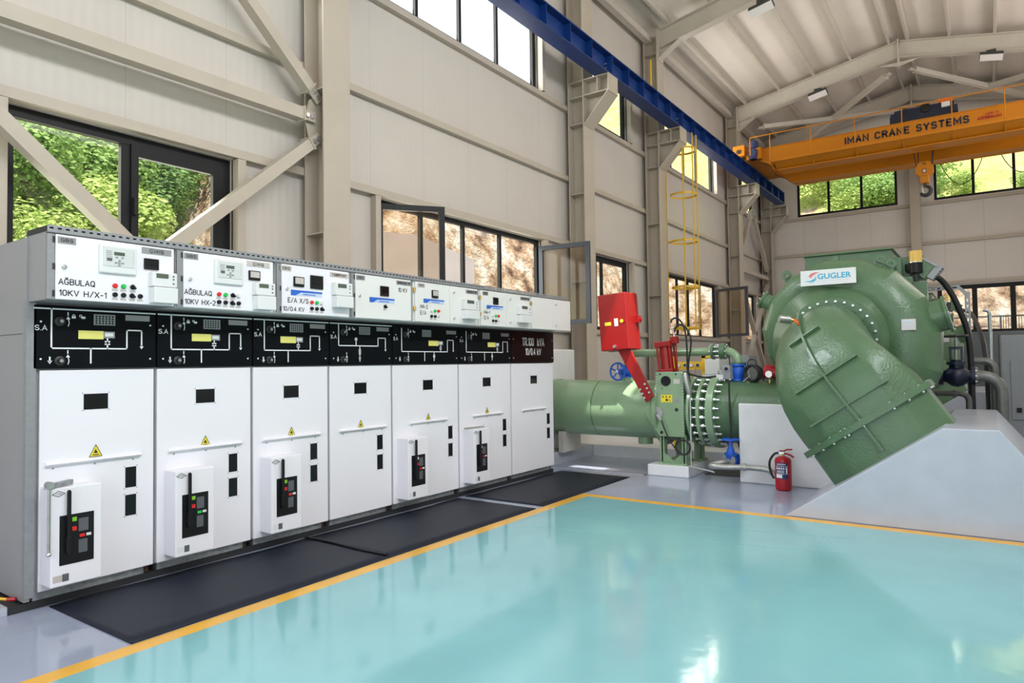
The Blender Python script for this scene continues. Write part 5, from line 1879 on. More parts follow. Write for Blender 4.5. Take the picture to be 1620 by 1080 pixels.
def sect_ring(sec, grow=0.0, n=48):
    c, e, hw, hd, sh, sq = sec
    out = []
    for k in range(n):
        a = 2 * math.pi * k / n
        cs, sn = math.cos(a), math.sin(a)
        x = math.copysign(abs(cs) ** (2 / sq), cs) * (hw + grow)
        y = math.copysign(abs(sn) ** (2 / sq), sn) * (hd + grow)
        # chamfer the corners of the square part
        lim = (1.0 - 0.22 * max(0, (sq - 2.5) / 3.5))
        f = abs(x) / (hw + grow) + abs(y) / (hd + grow)
        mx = 2 * lim
        if f > mx:
            x *= mx / f
            y *= mx / f
        out.append(c + S_ * (x + sh) + e * y)
    return out


secs = [section(0, 0)] + [section(p_, 0) for p_ in (12, 24, 36, 48, 60, 72, 82, 90)] + [section(None, v) for v in (0.90,)]
MB().loft([sect_ring(s_) for s_ in secs], True).build('elbow_shell', 'machine_green', dt, smooth=17)
MB().loft([sect_ring(section(None, v)) for v in (0.90, 1.42)], True).build('outlet_piece', 'machine_green', dt, smooth=24)
MB().loft([sect_ring(section(None, v), 0.06) for v in (0.875, 0.935)], True).build('outlet_flange', 'machine_green', dt, smooth=24)
fine = sect_ring(section(None, 0.90), 0.036, 400)
acc, rg, per = 0.0, [fine[0]], sum((fine[i] - fine[i - 1]).length for i in range(400))
for i in range(1, 400):
    acc += (fine[i] - fine[i - 1]).length
    if acc >= per / 24 * len(rg) and len(rg) < 24:
        rg.append(fine[i])
base = rg[0]
b0 = MB().cyl(base - D_ * 0.030, base + D_ * 0.050, 0.011, 8).build('bolt', 'bolt_steel', dt)
copies(b0, rg[1:], base)
MB().annulus((8.245, TC.y, TC.z), (-1, 0, 0), 0.30, 0.405, 0.03, 48).build('inlet_flange', 'machine_green', dt, smooth=40)
base = (8.214, TC.y - 0.385, TC.z)
b0 = MB().cyl(base, V(base) + V((-0.02, 0, 0)), 0.013, 8).build('bolt', 'machine_green', dt)
copies(b0, [(8.214, TC.y - 0.385 * math.cos(R(18 * k)), TC.z + 0.385 * math.sin(R(18 * k))) for k in range(1, 20)], base)
# stiffening ribs on the outer side
spine = [section(p_, 0) for p_ in (16, 28, 40, 52, 64, 76, 88)] + [section(None, v) for v in (0.80, 1.0, 1.20)]
rb = MB()
vs, fs = [], []
for s_ in spine:
    c, e, hw, hd, sh, sq = s_
    o = c + S_ * sh
    for dd, hh in ((-0.011, -0.02), (0.011, -0.02), (0.011, 0.045), (-0.011, 0.045)):
        vs.append(o + S_ * dd + e * (hd + hh))
for i in range(len(spine) - 1):
    for k in range(4):
        fs.append((4 * i + k, 4 * i + (k + 1) % 4, 4 * i + 4 + (k + 1) % 4, 4 * i + 4 + k))
rb.add(vs, fs + [(3, 2, 1, 0), tuple(4 * len(spine) - 4 + k for k in range(4))])
rb.build('rib', 'machine_green', dt)
for sec, hl in ((section(44, 0), 0.17), (section(70, 0), 0.33), (section(None, 0.70), 0.41)):
    c, e, hw, hd, sh, sq = sec
    tn = S_.cross(e)
    MB().obox(c + S_ * (sh + 0.01) + e * (hd + 0.004), S_, e, tn, hl, 0.026, 0.009).build('rib', 'machine_green', dt)
c, e, hw, hd, sh, sq = section(33, 0)
MB().torus(c + S_ * (sh + 0.0) + e * (hd + 0.06), S_, 0.032, 0.012, 20, 8).build('lifting_eye', 'orange', dt)
c, e, hw, hd, sh, sq = section(12, 0)
o = V((8.02, 1.815, 1.895))
m = MB().cyl(o, o + V((-0.06, 0.10, 0.015)), 0.042, 22)
m.build('pressure_sensor', 'steel_pipe', dt, smooth=40)
MB().cyl(o + V((0.03, -0.06, -0.01)), o, 0.018, 12).build('sensor_fitting', 'brass', dt)

# sloping outlet block
SB = [(1.60, 0), (-0.72, 0), (-0.05, 0.865), (0.335, 0.865)]
t = MB().prism(SB, 'yz', 6.66, 9.25)
ob = tag(t.build('outlet_block', 'concrete_paint', bevel=0.012), 'nearest white sloping concrete block receiving the green draft tube', 'concrete block')

# generator -----------------------------------------------------------------
gn = thing('generator', 'green generator with flat cooler housing behind the nearest turbine', 'generator', (10.2, 1.4, 0))
MB().box(9.32, 11.2, 0.72, 2.15, 0.45, 2.42).build('stator_housing', 'machine_green_dark', gn, bevel=0.02)
MB().box(9.25, 11.3, 0.60, 2.25, 0.0, 0.45).build('base_frame', 'concrete_paint', gn)
hs = MB().box(9.60, 10.9, 0.955, 1.965, 2.42, 2.80)
hs.box(9.57, 10.93, 0.93, 1.99, 2.80, 2.825)
hs.build('cooler_housing', 'machine_green', gn, bevel=0.006)
MB().lathe((8.95, TC.y, TC.z), (1, 0, 0), [(0, 0.30), (0.15, 0.34), (0.40, 0.34)], 32).build('bearing_housing', 'machine_green', gn, smooth=40)
MB().box(9.66, 9.95, 0.62, 0.96, 2.42, 2.70).build('cable_box', 'machine_green', gn)
MB().box(9.55, 9.60, 0.85, 0.90, 2.42, 2.68).build('frame_post', 'machine_green_dark', gn)
u1 = V((0, -0.80, -0.60)).normalized()
u2 = V((0, -0.60, 0.80)).normalized()
o = V((9.75, 0.66, 2.56))
MB().obox(o, (1, 0, 0), u1, u2, 0.14, 0.13, 0.10).build('terminal_box', 'machine_green', gn, bevel=0.01)
MB().obox(o + u2 * 0.10 + u1 * 0.02 - u2 * 0.0, (1, 0, 0), u1, u2, 0.15, 0.14, 0.012).build('terminal_lid', 'tray_metal', gn)
MB().obox(o + u1 * 0.16 + u2 * 0.03, (1, 0, 0), u1, u2, 0.13, 0.05, 0.09).build('gland_plate', 'tray_metal', gn)
for k in range(5):
    MB().cyl(o + u1 * 0.21 + u2 * (0.10 - 0.035 * k) - V((0.13, 0, 0)), o + u1 * 0.21 + u2 * (0.10 - 0.035 * k) - V((0.135, 0, 0)), 0.009, 8).build('bolt', 'dark_steel', gn)
MB().box(9.40, 9.62, 0.58, 0.74, 2.15, 2.36).build('side_box', 'machine_green', gn)

lu = thing('lubricator', 'automatic lubricator with amber reservoir beside the nearest generator', 'lubricator', (9.60, 0.70, 2.45))
lo = V((9.60, 0.70, 2.45))
MB().lathe(lo + V((0, 0, 0.03)), (0, 0, 1), [(0, 0.05), (0.005, 0.072), (0.125, 0.072), (0.13, 0.06)], 24).build('pump_body', 'black_plastic', lu, smooth=35)
MB().lathe(lo + V((0, 0.075, 0.05)), (0, 0, 1), [(0, 0.03), (0.02, 0.042), (0.10, 0.042)], 16).build('pump_motor', 'black_plastic', lu, smooth=35)
MB().lathe(lo + V((0, 0, 0.158)), (0, 0, 1), [(0, 0.078), (0.010, 0.078), (0.011, 0.07)], 24).build('clamp_ring', 'chrome', lu)
MB().lathe(lo + V((0, 0, 0.167)), (0, 0, 1), [(0, 0.072), (0.135, 0.072), (0.14, 0.06)], 24).build('reservoir', 'amber', lu, smooth=35)
for k, (dy, dz) in enumerate(((0.05, 0.0), (0.02, 0.0), (-0.03, 0.0))):
    MB().tube(curve_pts([lo + V((0, dy, 0.04)), lo + V((0, dy + 0.01, -0.04)), lo + V((-0.01, 0.06 + 0.01 * k, -0.10))]), 0.006, 6).build('grease_line', 'rubber', lu)
MB().cyl(lo + V((0, 0, -0.12)), lo + V((0, 0, 0.035)), 0.03, 12).build('stand', 'dark_steel', lu)

# second machine set further down the hall ---------------------------------------
DX = (7.25, 0, 0)
copy_tree(tu, DX, 'farther green spiral turbine mostly hidden behind the nearest turbine')
copy_tree(dt, DX, 'farther green draft tube, almost hidden behind the nearest turbine')
copy_tree(ob, DX, 'farther grey sloping concrete block behind the bent steel pipes')
copy_tree(gn, DX, 'farther green generator behind the second turbine')
copy_tree(lu, DX, 'smaller-looking amber lubricator in the distance, before the back window')
# ============================================================ overhead crane
cr = thing('overhead_crane', 'yellow double-girder overhead crane lettered IMAN CRANE SYSTEMS', 'crane', (20.6, 1.7, 7.08), kind='thing')
GY0, GY1 = 4.95, -2.85
for gx, nm in ((19.75, 'front'), (21.35, 'rear')):
    hw, zb, zt = 0.22, 6.69, 7.36
    prof = [(GY0 + 0.15, zt), (GY0 + 0.15, 7.02), (GY0 - 0.05, 6.93), (GY0 - 0.33, zb), (GY1, zb), (GY1, zt)]
    m = MB().prism(prof, 'yz', gx - hw, gx + hw)
    for e in (-1, 1):
        m.box(gx + e * hw, gx + e * (hw + 0.045), GY1, GY0 - 0.38, zb - 0.012, zb + 0.012)
    m.box(gx - hw - 0.02, gx + hw + 0.02, GY1, GY0 + 0.12, zt - 0.008, zt + 0.012)
    m.build('girder', 'crane_yellow', cr, bevel=0.006)
    MB().box(gx - 0.03, gx + 0.03, GY1, GY0, zt + 0.012, zt + 0.05).build('trolley_rail', 'dark_steel', cr)
t = stroke_text(MB(), 'IMAN CRANE SYSTEMS', (19.527, 2.92, 7.085), NY, XU, 2.68, 0.150, 0.002, 0.30, 0.36)
t.build('lettering', 'black_print', cr)
t = stroke_text(MB(), 'MADE IN', (19.527, -0.10, 7.185), NY, XU, 0.24, 0.045, 0.002, 0.22, 0.4)
t.build('lettering', 'dark_red', cr)
t = stroke_text(MB(), 'AZERBAIJAN', (19.527, 0.06, 7.09), NY, XU, 0.46, 0.065, 0.002, 0.24, 0.34)
t.build('lettering', 'dark_red', cr)
# end carriage on the runway
ec_ = MB().box(19.15, 22.2, 5.42, 5.74, 7.16, 7.46)
ec_.box(19.3, 21.8, 5.02, 5.42, 7.05, 7.36)
ec_.build('end_carriage', 'crane_yellow', cr, bevel=0.01)
for x in (19.38, 21.98):
    MB().cyl((x, 5.53, 7.165), (x, 5.63, 7.165), 0.09, 24).build('wheel', 'dark_steel', cr)
MB().cyl((19.12, 5.58, 7.28), (19.16, 5.58, 7.28), 0.06, 18).build('buffer', 'rubber', cr)
mo = MB().lathe((19.35, 5.23, 7.05), (0, 0, 1), [(0, 0.10), (0.03, 0.125), (0.26, 0.125), (0.27, 0.09), (0.31, 0.09), (0.32, 0.12), (0.50, 0.12), (0.53, 0.08)], 22)
mo.obox((19.35, 5.23, 7.2), (1, 0, 0), (0, 1, 0), (0, 0, 1), 0.15, 0.10, 0.09)
mo.build('travel_motor', 'motor_navy', cr, smooth=35)
# walkway with railing on the front girder
wk = MB()
wk.box(19.10, 19.53, -2.8, 4.65, 6.858, 6.87)
wk.box(19.085, 19.10, -1.9, 4.72, 6.83, 6.885)
u_ = V((-0.95, 0, 0.30)).normalized()
wk.obox((19.32, 1.38, 6.795), (0, 1, 0), u_, V((0, 1, 0)).cross(u_), 3.27, 0.22, 0.006)
wk.build('walkway', 'crane_yellow', cr)
for y in (4.72, 3.69, 2.64, 1.59, 0.555, -0.46, -1.5):
    b = MB().prism([(19.06, 6.89), (19.53, 6.89), (19.53, 6.70), (19.46, 6.70)], 'xz', y - 0.012, y + 0.012)
    b.build('walkway_bracket', 'crane_yellow', cr)
    MB().cyl((19.09, y, 6.87), (19.09, y, 7.60), 0.012, 8).build('rail_post', 'crane_yellow', cr)
MB().tube([(19.09, 5.25, 7.1), (19.09, 5.25, 7.57), (19.09, 5.22, 7.60), (19.09, -2.8, 7.60)], 0.014, 8).build('handrail', 'crane_yellow', cr)
for y in (4.3, 2.2, 0.9):
    MB().prism([(19.50, 6.90), (19.53, 6.90), (19.53, 6.74), (19.44, 6.88)], 'xz', y - 0.02, y + 0.02).build('cable_bracket', 'crane_yellow', cr)

# hoist trolley
ho = thing('hoist_trolley', 'dark blue hoist trolley riding on top of the yellow crane', 'hoist', (20.5, 1.1, 7.41), kind='thing')
MB().box(19.65, 21.45, 0.45, 0.60, 7.45, 7.62).build('side_frame', 'navy', ho)
MB().box(19.65, 21.45, 1.62, 1.77, 7.45, 7.62).build('side_frame', 'navy', ho)
MB().box(19.68, 19.74, 0.52, 1.80, 7.42, 7.73).build('front_frame', 'navy', ho, bevel=0.008)
MB().box(19.64, 19.70, 1.55, 1.90, 7.42, 7.58).build('end_stop', 'navy', ho)
MB().cyl((20.3, 0.60, 7.66), (20.3, 1.62, 7.66), 0.20, 28).build('rope_drum', 'navy', ho, smooth=40)
m = MB().box(19.75, 20.1, 0.62, 1.74, 7.50, 7.76)
m.cyl((19.9, 1.55, 7.6), (19.9, 1.90, 7.6), 0.13, 20)
m.build('gearbox', 'motor_navy', ho, bevel=0.01)
MB().lathe((19.74, 1.12, 7.68), (1, 0, 0), [(-0.10, 0.05), (-0.09, 0.11), (-0.05, 0.12)], 24).build('fan_cover', 'black_plastic', ho, smooth=35)
MB().box(19.62, 19.80, 0.60, 0.78, 7.60, 7.74).build('control_box', 'pale_grey', ho)
MB().box(19.60, 19.82, 0.54, 0.84, 7.72, 7.80).build('box_cover', 'orange', ho)
for y in (0.525, 1.695):
    for x in (19.75, 21.35):
        MB().cyl((x, y - 0.03, 7.50), (x, y + 0.03, 7.50), 0.09, 18).build('wheel', 'dark_steel', ho)
# hook block
hk = thing('hook_block', 'yellow crane hook block with dark hook hanging from ropes', 'hook', (20.45, 1.20, 6.3), kind='thing')
kx, ky = 20.45, 1.225
oc = [(-.10, .26), (.10, .26), (.20, .12), (.20, -.02), (.10, -.14), (-.10, -.14), (-.20, -.02), (-.20, .12)]
MB().prism([(ky + a, 6.50 + b) for a, b in oc], 'yz', kx - 0.11, kx - 0.05).build('side_plate', 'crane_yellow', hk, bevel=0.01)
MB().prism([(ky + a, 6.50 + b) for a, b in oc], 'yz', kx + 0.05, kx + 0.11).build('side_plate', 'crane_yellow', hk, bevel=0.01)
MB().cyl((kx - 0.05, ky, 6.56), (kx + 0.05, ky, 6.56), 0.18, 28).build('sheave', 'dark_steel', hk)
MB().box(kx - 0.13, kx + 0.13, ky - 0.10, ky + 0.10, 6.20, 6.40).build('shank_housing', 'crane_yellow', hk, bevel=0.02)
pl_ = MB().box(kx - 0.116, kx - 0.11, ky - 0.045, ky + 0.045, 6.46, 6.56).build('plate_frame', 'black_print', hk)
MB().box(kx - 0.119, kx - 0.115, ky - 0.030, ky + 0.030, 6.475, 6.545).build('plate', 'pale_plate', hk)
t = stroke_text(MB(), '10t', (kx - 0.1115, ky + 0.04, 6.675), NY, XU, 0.08, 0.05, 0.002, 0.2)
t.build('lettering', 'black_print', hk)
hp = [(kx, ky + 0.0, 6.22), (kx, ky, 6.12)]
for k in range(0, 15):
    a = R(75 - 17 * k)
    hp.append((kx, ky - 0.005 - 0.115 * math.cos(a), 6.01 + 0.115 * math.sin(a)))
MB().tube(hp, [0.035, 0.035] + [0.036 + 0.016 * math.sin(math.pi * k / 14) for k in range(14)] + [0.02], 12).build('hook', 'dark_steel', hk, smooth=50)
MB().bar((kx, ky + 0.07, 6.10), (kx, ky + 0.03, 5.93), 0.03, 0.03).build('safety_latch', 'pale_plate', hk)
for y, x, zt, yt in ((ky + 0.17, kx - 0.02, 7.6, ky + 0.34), (ky + 0.13, kx + 0.03, 7.6, ky + 0.16), (ky - 0.15, kx - 0.02, 7.6, ky - 0.24), (ky - 0.17, kx + 0.03, 7.6, ky - 0.26)):
    MB().cyl((x, y, 6.6), (x, yt, zt + 0.2), 0.011, 6).build('wire_rope', 'dark_steel', hk)
hk.location.z -= 0.25
# festoon loops under the rear girder
for y0, y1, dz, lb in ((0.92, 0.0, 0.62, 'hanging festoon cable loop right of the hook'), (-0.42, -1.28, 0.52, 'hanging festoon cable loop at the right picture edge')):
    pts = [(21.62, y0 + (y1 - y0) * k / 20, 6.68 - dz * math.sin(math.pi * k / 20) ** 0.8) for k in range(21)]
    tag(MB().tube(pts, 0.010, 6).build('festoon_cable', 'rubber'), lb, 'cable', 'festoon cables')

# yellow caged ladder ------------------------------------------------------------
la = thing('caged_ladder', 'yellow caged ladder hanging beside the ladder column', 'ladder', (14.95, 5.75, 2.15), kind='thing')
lc = V((14.93, 5.62, 0))
LR = 0.30
for z in (2.17, 3.10, 4.15, 5.22, 6.25):
    for dz in ((0,) if z < 3 else (0, )):
        MB().annulus(lc + V((0, 0, z)), (0, 0, 1), LR - 0.006, LR, 0.045, 32).build('cage_hoop', 'ladder_yellow', la)
for a in (200, 245, 290, 335, 20):
    MB().box(lc.x + LR * math.cos(R(a)) - 0.024, lc.x + LR * math.cos(R(a)) + 0.024, lc.y + LR * math.sin(R(a)) - 0.006, lc.y + LR * math.sin(R(a)) + 0.006, 2.15, 6.6).build('cage_strap', 'ladder_yellow', la)
for y in (5.97, 6.24):
    MB().box(14.735, 14.765, y - 0.02, y + 0.02, 0.2, 6.7).build('stile', 'ladder_yellow', la)
for k in range(23):
    MB().cyl((14.75, 5.97, 0.45 + 0.27 * k), (14.75, 6.24, 0.45 + 0.27 * k), 0.013, 8).build('rung', 'ladder_yellow', la)
for z in (2.17, 4.15, 6.25):
    MB().box(14.70, 14.80, 5.90, 5.97, z, z + 0.045).build('hoop_bracket', 'ladder_yellow', la)
rp = MB().cyl((13.2, 5.62, 7.02), (13.2, 5.62, 7.75), 0.018, 8)
tag(rp.build('runway_post', 'ladder_yellow'), 'thin yellow post standing on the blue runway beam', 'post')

# yellow pump frame and grey box behind the valve ------------------------------------
yf = thing('pump_frame', 'yellow steel frame carrying gauges behind the green bypass pipe', 'frame', (10.0, 3.75, 0.17))
for y in (3.50, 3.97):
    MB().box(9.97, 10.03, y - 0.03, y + 0.03, 0.17, 1.53).build('post', 'ladder_yellow', yf)
MB().box(9.96, 9.98, 3.47, 4.0, 1.32, 1.44).build('gauge_panel', 'ladder_yellow', yf)
MB().box(9.97, 10.03, 3.30, 3.53, 1.49, 1.54).build('top_bar', 'ladder_yellow', yf)
MB().box(9.97, 10.03, 3.47, 4.0, 0.9, 0.95).build('cross_bar', 'ladder_yellow', yf)
for k in range(4):
    y = 3.88 - 0.10 * k
    g = MB().cyl((9.94, y, 1.385), (9.965, y, 1.385), 0.03, 16).build('gauge', 'chrome', yf)
    MB().cyl((9.938, y, 1.385), (9.941, y, 1.385), 0.022, 16).build('gauge_face', 'dark_steel' if k % 2 else 'white_plastic', g)
MB().tube([(9.95, 3.62, 1.35), (9.95, 3.63, 1.25), (9.97, 3.60, 0.95)], 0.006, 6).build('gauge_line', 'chrome', yf)
gb = MB().box(9.90, 10.35, 3.235, 3.46, 0.17, 1.475)
tag(gb.build('control_cabinet', 'pale_grey', bevel=0.01), 'grey control cabinet standing right of the yellow gauge frame', 'control cabinet')
gb = MB().box(10.6, 11.0, 3.00, 3.30, 0.17, 1.53)
tag(gb.build('control_cabinet', 'grey_cabinet', bevel=0.01), 'darker grey cabinet half hidden behind the blue actuator valve', 'control cabinet')

# red vent and coiled hose on the pipe near the turbine -------------------------------
rv = thing('air_valve', 'dark red air valve with brass gauge cock on the pipe by the turbine', 'valve', (AX, 2.17, 1.19))
MB().cyl((8.66, 2.20, 1.15), (8.66, 2.20, 1.24), 0.07, 18).build('branch', 'pipe_green', rv, smooth=40)
MB().lathe((8.62, 2.27, 1.31), (-0.1, -1, -0.15), [(0, 0.035), (0.02, 0.085), (0.11, 0.085), (0.20, 0.05)], 20).build('bell', 'dark_red', rv, smooth=35)
MB().cyl((8.45, 2.16, 1.17), (8.45, 2.16, 1.27), 0.014, 10).build('cock', 'brass', rv)
MB().lathe((8.43, 2.16, 1.28), (-1, 0, 0), [(0, 0.04), (0.03, 0.04)], 18).build('gauge', 'chrome', rv)
MB().bar((8.44, 2.11, 1.225), (8.44, 2.21, 1.225), 0.012, 0.012).build('tap_handle', 'dark_steel', rv)
wc = thing('coiled_hose', 'dark coiled hose lying on the green pipe beside the blue actuator valve', 'hose', (8.5, 2.40, 1.18))
for k in range(3):
    MB().torus((8.48 + 0.025 * k, 2.385 - 0.01 * k, 1.29), (1, 0.25 * (k - 1), 0.1), 0.095, 0.014, 32, 8).build('coil', 'rubber', wc)
MB().tube(curve_pts([(8.47, 2.42, 1.35), (8.47, 2.42, 1.43), (8.47, 2.38, 1.46), (8.47, 2.33, 1.44), (8.47, 2.31, 1.36)]), 0.007, 6).build('loose_end', 'rubber', wc)
MB().cyl((8.40, 2.46, 1.19), (8.44, 2.39, 1.26), 0.005, 6).build('pointer_wire', 'chrome', wc)

# right side: cooling water valve, pipes, cable strut, cabinets -----------------------
nv = thing('globe_valve', 'dark navy globe valve with a flat handwheel right of the turbine', 'valve', (9.45, 0.31, 1.15))
vx = 9.45
MB().lathe((vx, 0.47, 1.235), (0, -1, 0), [(-0.02, 0.085), (0.02, 0.085), (0.021, 0.05), (0.05, 0.06), (0.10, 0.095), (0.16, 0.105), (0.22, 0.09), (0.27, 0.055), (0.30, 0.055), (0.301, 0.088), (0.335, 0.088)], 28).build('valve_body', 'navy', nv, smooth=35)
MB().lathe((vx, 0.315, 1.31), (0, 0, 1), [(0, 0.075), (0.03, 0.075), (0.031, 0.10), (0.06, 0.10), (0.061, 0.06), (0.08, 0.06)], 22).build('bonnet', 'navy', nv, smooth=35)
for dy in (-0.055, 0.055):
    MB().box(vx - 0.02, vx + 0.02, 0.315 + dy - 0.012, 0.315 + dy + 0.012, 1.38, 1.50).build('yoke_arm', 'navy', nv)
MB().box(vx - 0.025, vx + 0.025, 0.245, 0.385, 1.49, 1.515).build('yoke_bridge', 'navy', nv)
MB().cyl((vx, 0.315, 1.38), (vx, 0.315, 1.62), 0.017, 12).build('stem', 'galvanised', nv)
wh = MB().torus((vx, 0.315, 1.615), (0, 0, 1), 0.118, 0.011, 36, 8)
for k in range(5):
    an = R(72 * k)
    wh.tube([(vx, 0.315, 1.61), (vx + 0.116 * math.cos(an), 0.315 + 0.116 * math.sin(an), 1.615)], 0.009, 6)
wh.build('handwheel', 'dark_steel', nv, smooth=40)
q0 = (vx - 0.07, 0.148, 1.235)
b0 = MB().cyl(q0, (q0[0], 0.115, q0[2]), 0.010, 8).build('bolt', 'bolt_steel', nv)
copies(b0, [(vx + 0.07 * math.cos(R(45 * k + 180)), 0.148, 1.235 + 0.07 * math.sin(R(45 * k + 180))) for k in range(1, 8)], q0)
MB().cyl((vx, 0.47, 1.235), (vx, 0.73, 1.235), 0.05, 18).build('inlet_stub', 'machine_green_dark', nv)
nv.scale = (1.22, 1.0, 1.22)
nv.location.z -= 0.02
cp = thing('cooling_pipe', 'thick grey steel pipe bending down behind the sloping block', 'pipe', (vx, 0.0, 0.0))
MB().annulus((vx, 0.133, 1.235), (0, -1, 0), 0.03, 0.092, 0.03, 28).build('flange', 'dark_pipe', cp, smooth=40)
pts = [(vx, 0.11, 1.235)] + [(vx, 0.08 - 0.185 * math.sin(R(10 * k)), 1.235 - 0.185 * (1 - math.cos(R(10 * k)))) for k in range(0, 10)] + [(vx, -0.105, 0.02)]
MB().tube(pts, 0.062, 18).build('pipe_run', 'dark_pipe', cp, smooth=50)
MB().box(vx - 0.1, vx + 0.1, -0.2, -0.01, 0, 0.02).build('floor_plate', 'galvanised', cp)
cp2 = thing('water_pipe', 'thinner steel pipe below the navy valve, bending down', 'pipe', (9.6, 0.3, 0.0))
pts = [(9.7, 0.72, 1.02), (9.7, 0.36, 1.02)] + [(9.7, 0.30 - 0.09 * math.sin(R(15 * k)), 1.02 - 0.09 * (1 - math.cos(R(15 * k)))) for k in range(0, 7)] + [(9.7, 0.21, 0.0)]
MB().tube(pts, 0.034, 14).build('pipe_run', 'dark_pipe', cp2, smooth=50)
MB().annulus((9.7, 0.37, 1.02), (0, -1, 0), 0.03, 0.055, 0.03, 20).build('coupling', 'dark_pipe', cp2)
cp3 = thing('branch_pipe', 'short grey pipe bend higher up behind the thick pipe', 'pipe', (10.3, 0.0, 0))
pts = [(10.4, 0.22, 1.40), (10.4, 0.10, 1.40)] + [(10.4, 0.06 - 0.11 * math.sin(R(15 * k)), 1.40 - 0.11 * (1 - math.cos(R(15 * k)))) for k in range(0, 7)] + [(10.4, -0.05, 0.0)]
MB().tube(pts, 0.045, 16).build('pipe_run', 'dark_pipe', cp3, smooth=50)
MB().annulus((10.4, 0.23, 1.40), (0, -1, 0), 0.0, 0.085, 0.03, 24).build('blind_flange', 'navy', cp3)

sf = thing('strut_frame', 'perforated steel strut frame carrying the black cables right of the turbine', 'cable support', (10.0, 0.2, 0))
sl = MB().sheet('x', 9.98, 9.985, 0.17, 0.225, 0.0, 2.25, [(0.19, 0.205, 0.05 + 0.08 * k, 0.09 + 0.08 * k) for k in range(27)])
sl.box(9.985, 10.04, 0.17, 0.174, 0.0, 2.25)
sl.build('upright', 'tray_metal', sf)
sl = MB().sheet('x', 9.98, 9.985, 0.27, 0.70, 2.285, 2.335, [(0.30 + 0.09 * k, 0.35 + 0.09 * k, 2.302, 2.318) for k in range(4)])
sl.box(9.985, 10.04, 0.27, 0.70, 2.331, 2.335)
sl.build('cross_arm', 'tray_metal', sf)
sl = MB().bar((10.0, 0.29, 2.315), (10.0, 0.195, 2.22), 0.05, 0.04).build('corner_piece', 'tray_metal', sf)
tag(MB().tube(curve_pts([(9.72, 0.53, 2.46), (9.80, 0.44, 2.38), (9.85, 0.35, 2.22), (9.88, 0.27, 2.0), (9.92, 0.21, 1.78), (9.94, 0.185, 1.5), (9.95, 0.18, 1.0), (9.95, 0.18, 0.0)]), 0.034, 12).build('power_cable', 'rubber', smooth=50), 'thick black power cable arching down from the generator terminal box', 'cable')
tag(MB().tube(curve_pts([(16.9, 0.53, 2.46), (16.5, 0.40, 2.40), (15.0, 0.25, 2.25), (13.6, 0.12, 1.9), (13.2, 0.05, 1.5), (13.15, 0.03, 0.8), (13.15, 0.03, 0.0)]), 0.035, 10).build('power_cable', 'rubber', smooth=50), 'thinner-looking black cable coming from the farther generator', 'cable')
t = MB().box(9.93, 10.0, 0.02, 0.14, 0, 0.02)
tag(MB().tube([(10.9, -0.02, 0.0), (10.9, -0.02, 2.02), (10.9, 0.0, 2.06), (10.9, 0.05, 2.07)], 0.022, 10).build('vent_pipe', 'galvanised', smooth=50), 'thin galvanised vertical pipe beside the black cables', 'pipe')
gc = thing('control_cabinet', 'light grey control cabinet with inset door at the right edge', 'control cabinet', (12.6, -0.6, 0))
MB().box(12.1, 13.1, -1.4, -0.14, 0.0, 1.76).build('body', 'grey_cabinet', gc, bevel=0.01)
MB().box(12.08, 12.10, -1.3, -0.245, 0.55, 1.40).build('door', 'grey_cabinet', gc, bevel=0.004)
MB().box(12.05, 12.08, -0.36, -0.30, 0.66, 0.72).build('lock', 'black_plastic', gc)
gc = thing('control_cabinet', 'dark grey control cabinet below the back window', 'control cabinet', (16.5, 0.3, 0))
MB().box(18.6, 19.5, -0.9, 0.55, 0.0, 2.02).build('body', 'dark_cabinet', gc, bevel=0.01)
for k in range(2):
    MB().box(18.58, 18.60, -0.88 + 0.72 * k, -0.19 + 0.72 * k, 0.08, 1.94).build('door', 'dark_cabinet', gc, bevel=0.006)

# ============================================================ outside
rnd = random.Random(11)


def nz(x, y):
    return (math.sin(x * 0.41 + 1.3) * math.cos(y * 0.37) + 0.6 * math.sin(x * 0.93 + y * 0.71 + 0.4) + 0.35 * math.sin(1.9 * x - 1.4 * y))


def height(x, y):
    q = min(1, max(0, (x / max(y, 1) - 1.5) / 0.5))
    kl = 0.62 + 0.35 * q * q * (3 - 2 * q)
    d = y - 10.5
    hl = -0.2
    if d > 0:
        hl = -0.2 + kl * d + 0.35 * nz(x, y) + 0.25 * nz(2.7 * x, 3.1 * y)
        if x > 11:
            hl += 6.0 * min(1, d / 2.6) * min(1, (x - 11) / 1.5)
    e = x - 28.5
    hb = -0.2
    if e > 0:
        hb = -0.2 + 0.62 * e + 4.0 * min(1, e / 1.6) + 0.35 * nz(x + 7, y)
    return max(hl, hb)


gx = [-30 + 1.2 * i for i in range(50)] + [30 + 4 * i for i in range(16)]
gy = [-46 + 4 * i for i in range(13)] + [6.9 + 1.0 * i for i in range(26)] + [33 + 5 * i for i in range(14)]
gx = sorted(set(gx + [28.6, 29.2, 30.4, 31.4, 32.6, 33.6, 35, 36.5]))
vs, fs = [], []
ok = {}
for i, x in enumerate(gx):
    for j, y in enumerate(gy):
        z = height(x, y)
        ins = (-4.3 < x < 24.7 and -3.2 < y < 6.7)
        ok[i, j] = len(vs)
        vs.append((x, y, -0.35 if ins else z))
for i in range(len(gx) - 1):
    for j in range(len(gy) - 1):
        fs.append((ok[i, j], ok[i + 1, j], ok[i + 1, j + 1], ok[i, j + 1]))
hm = MB().add(vs, fs)
hs_ = struct('ground_hillside', hm, 'hill_ground', smooth=60, origin=(0, 0, 0))

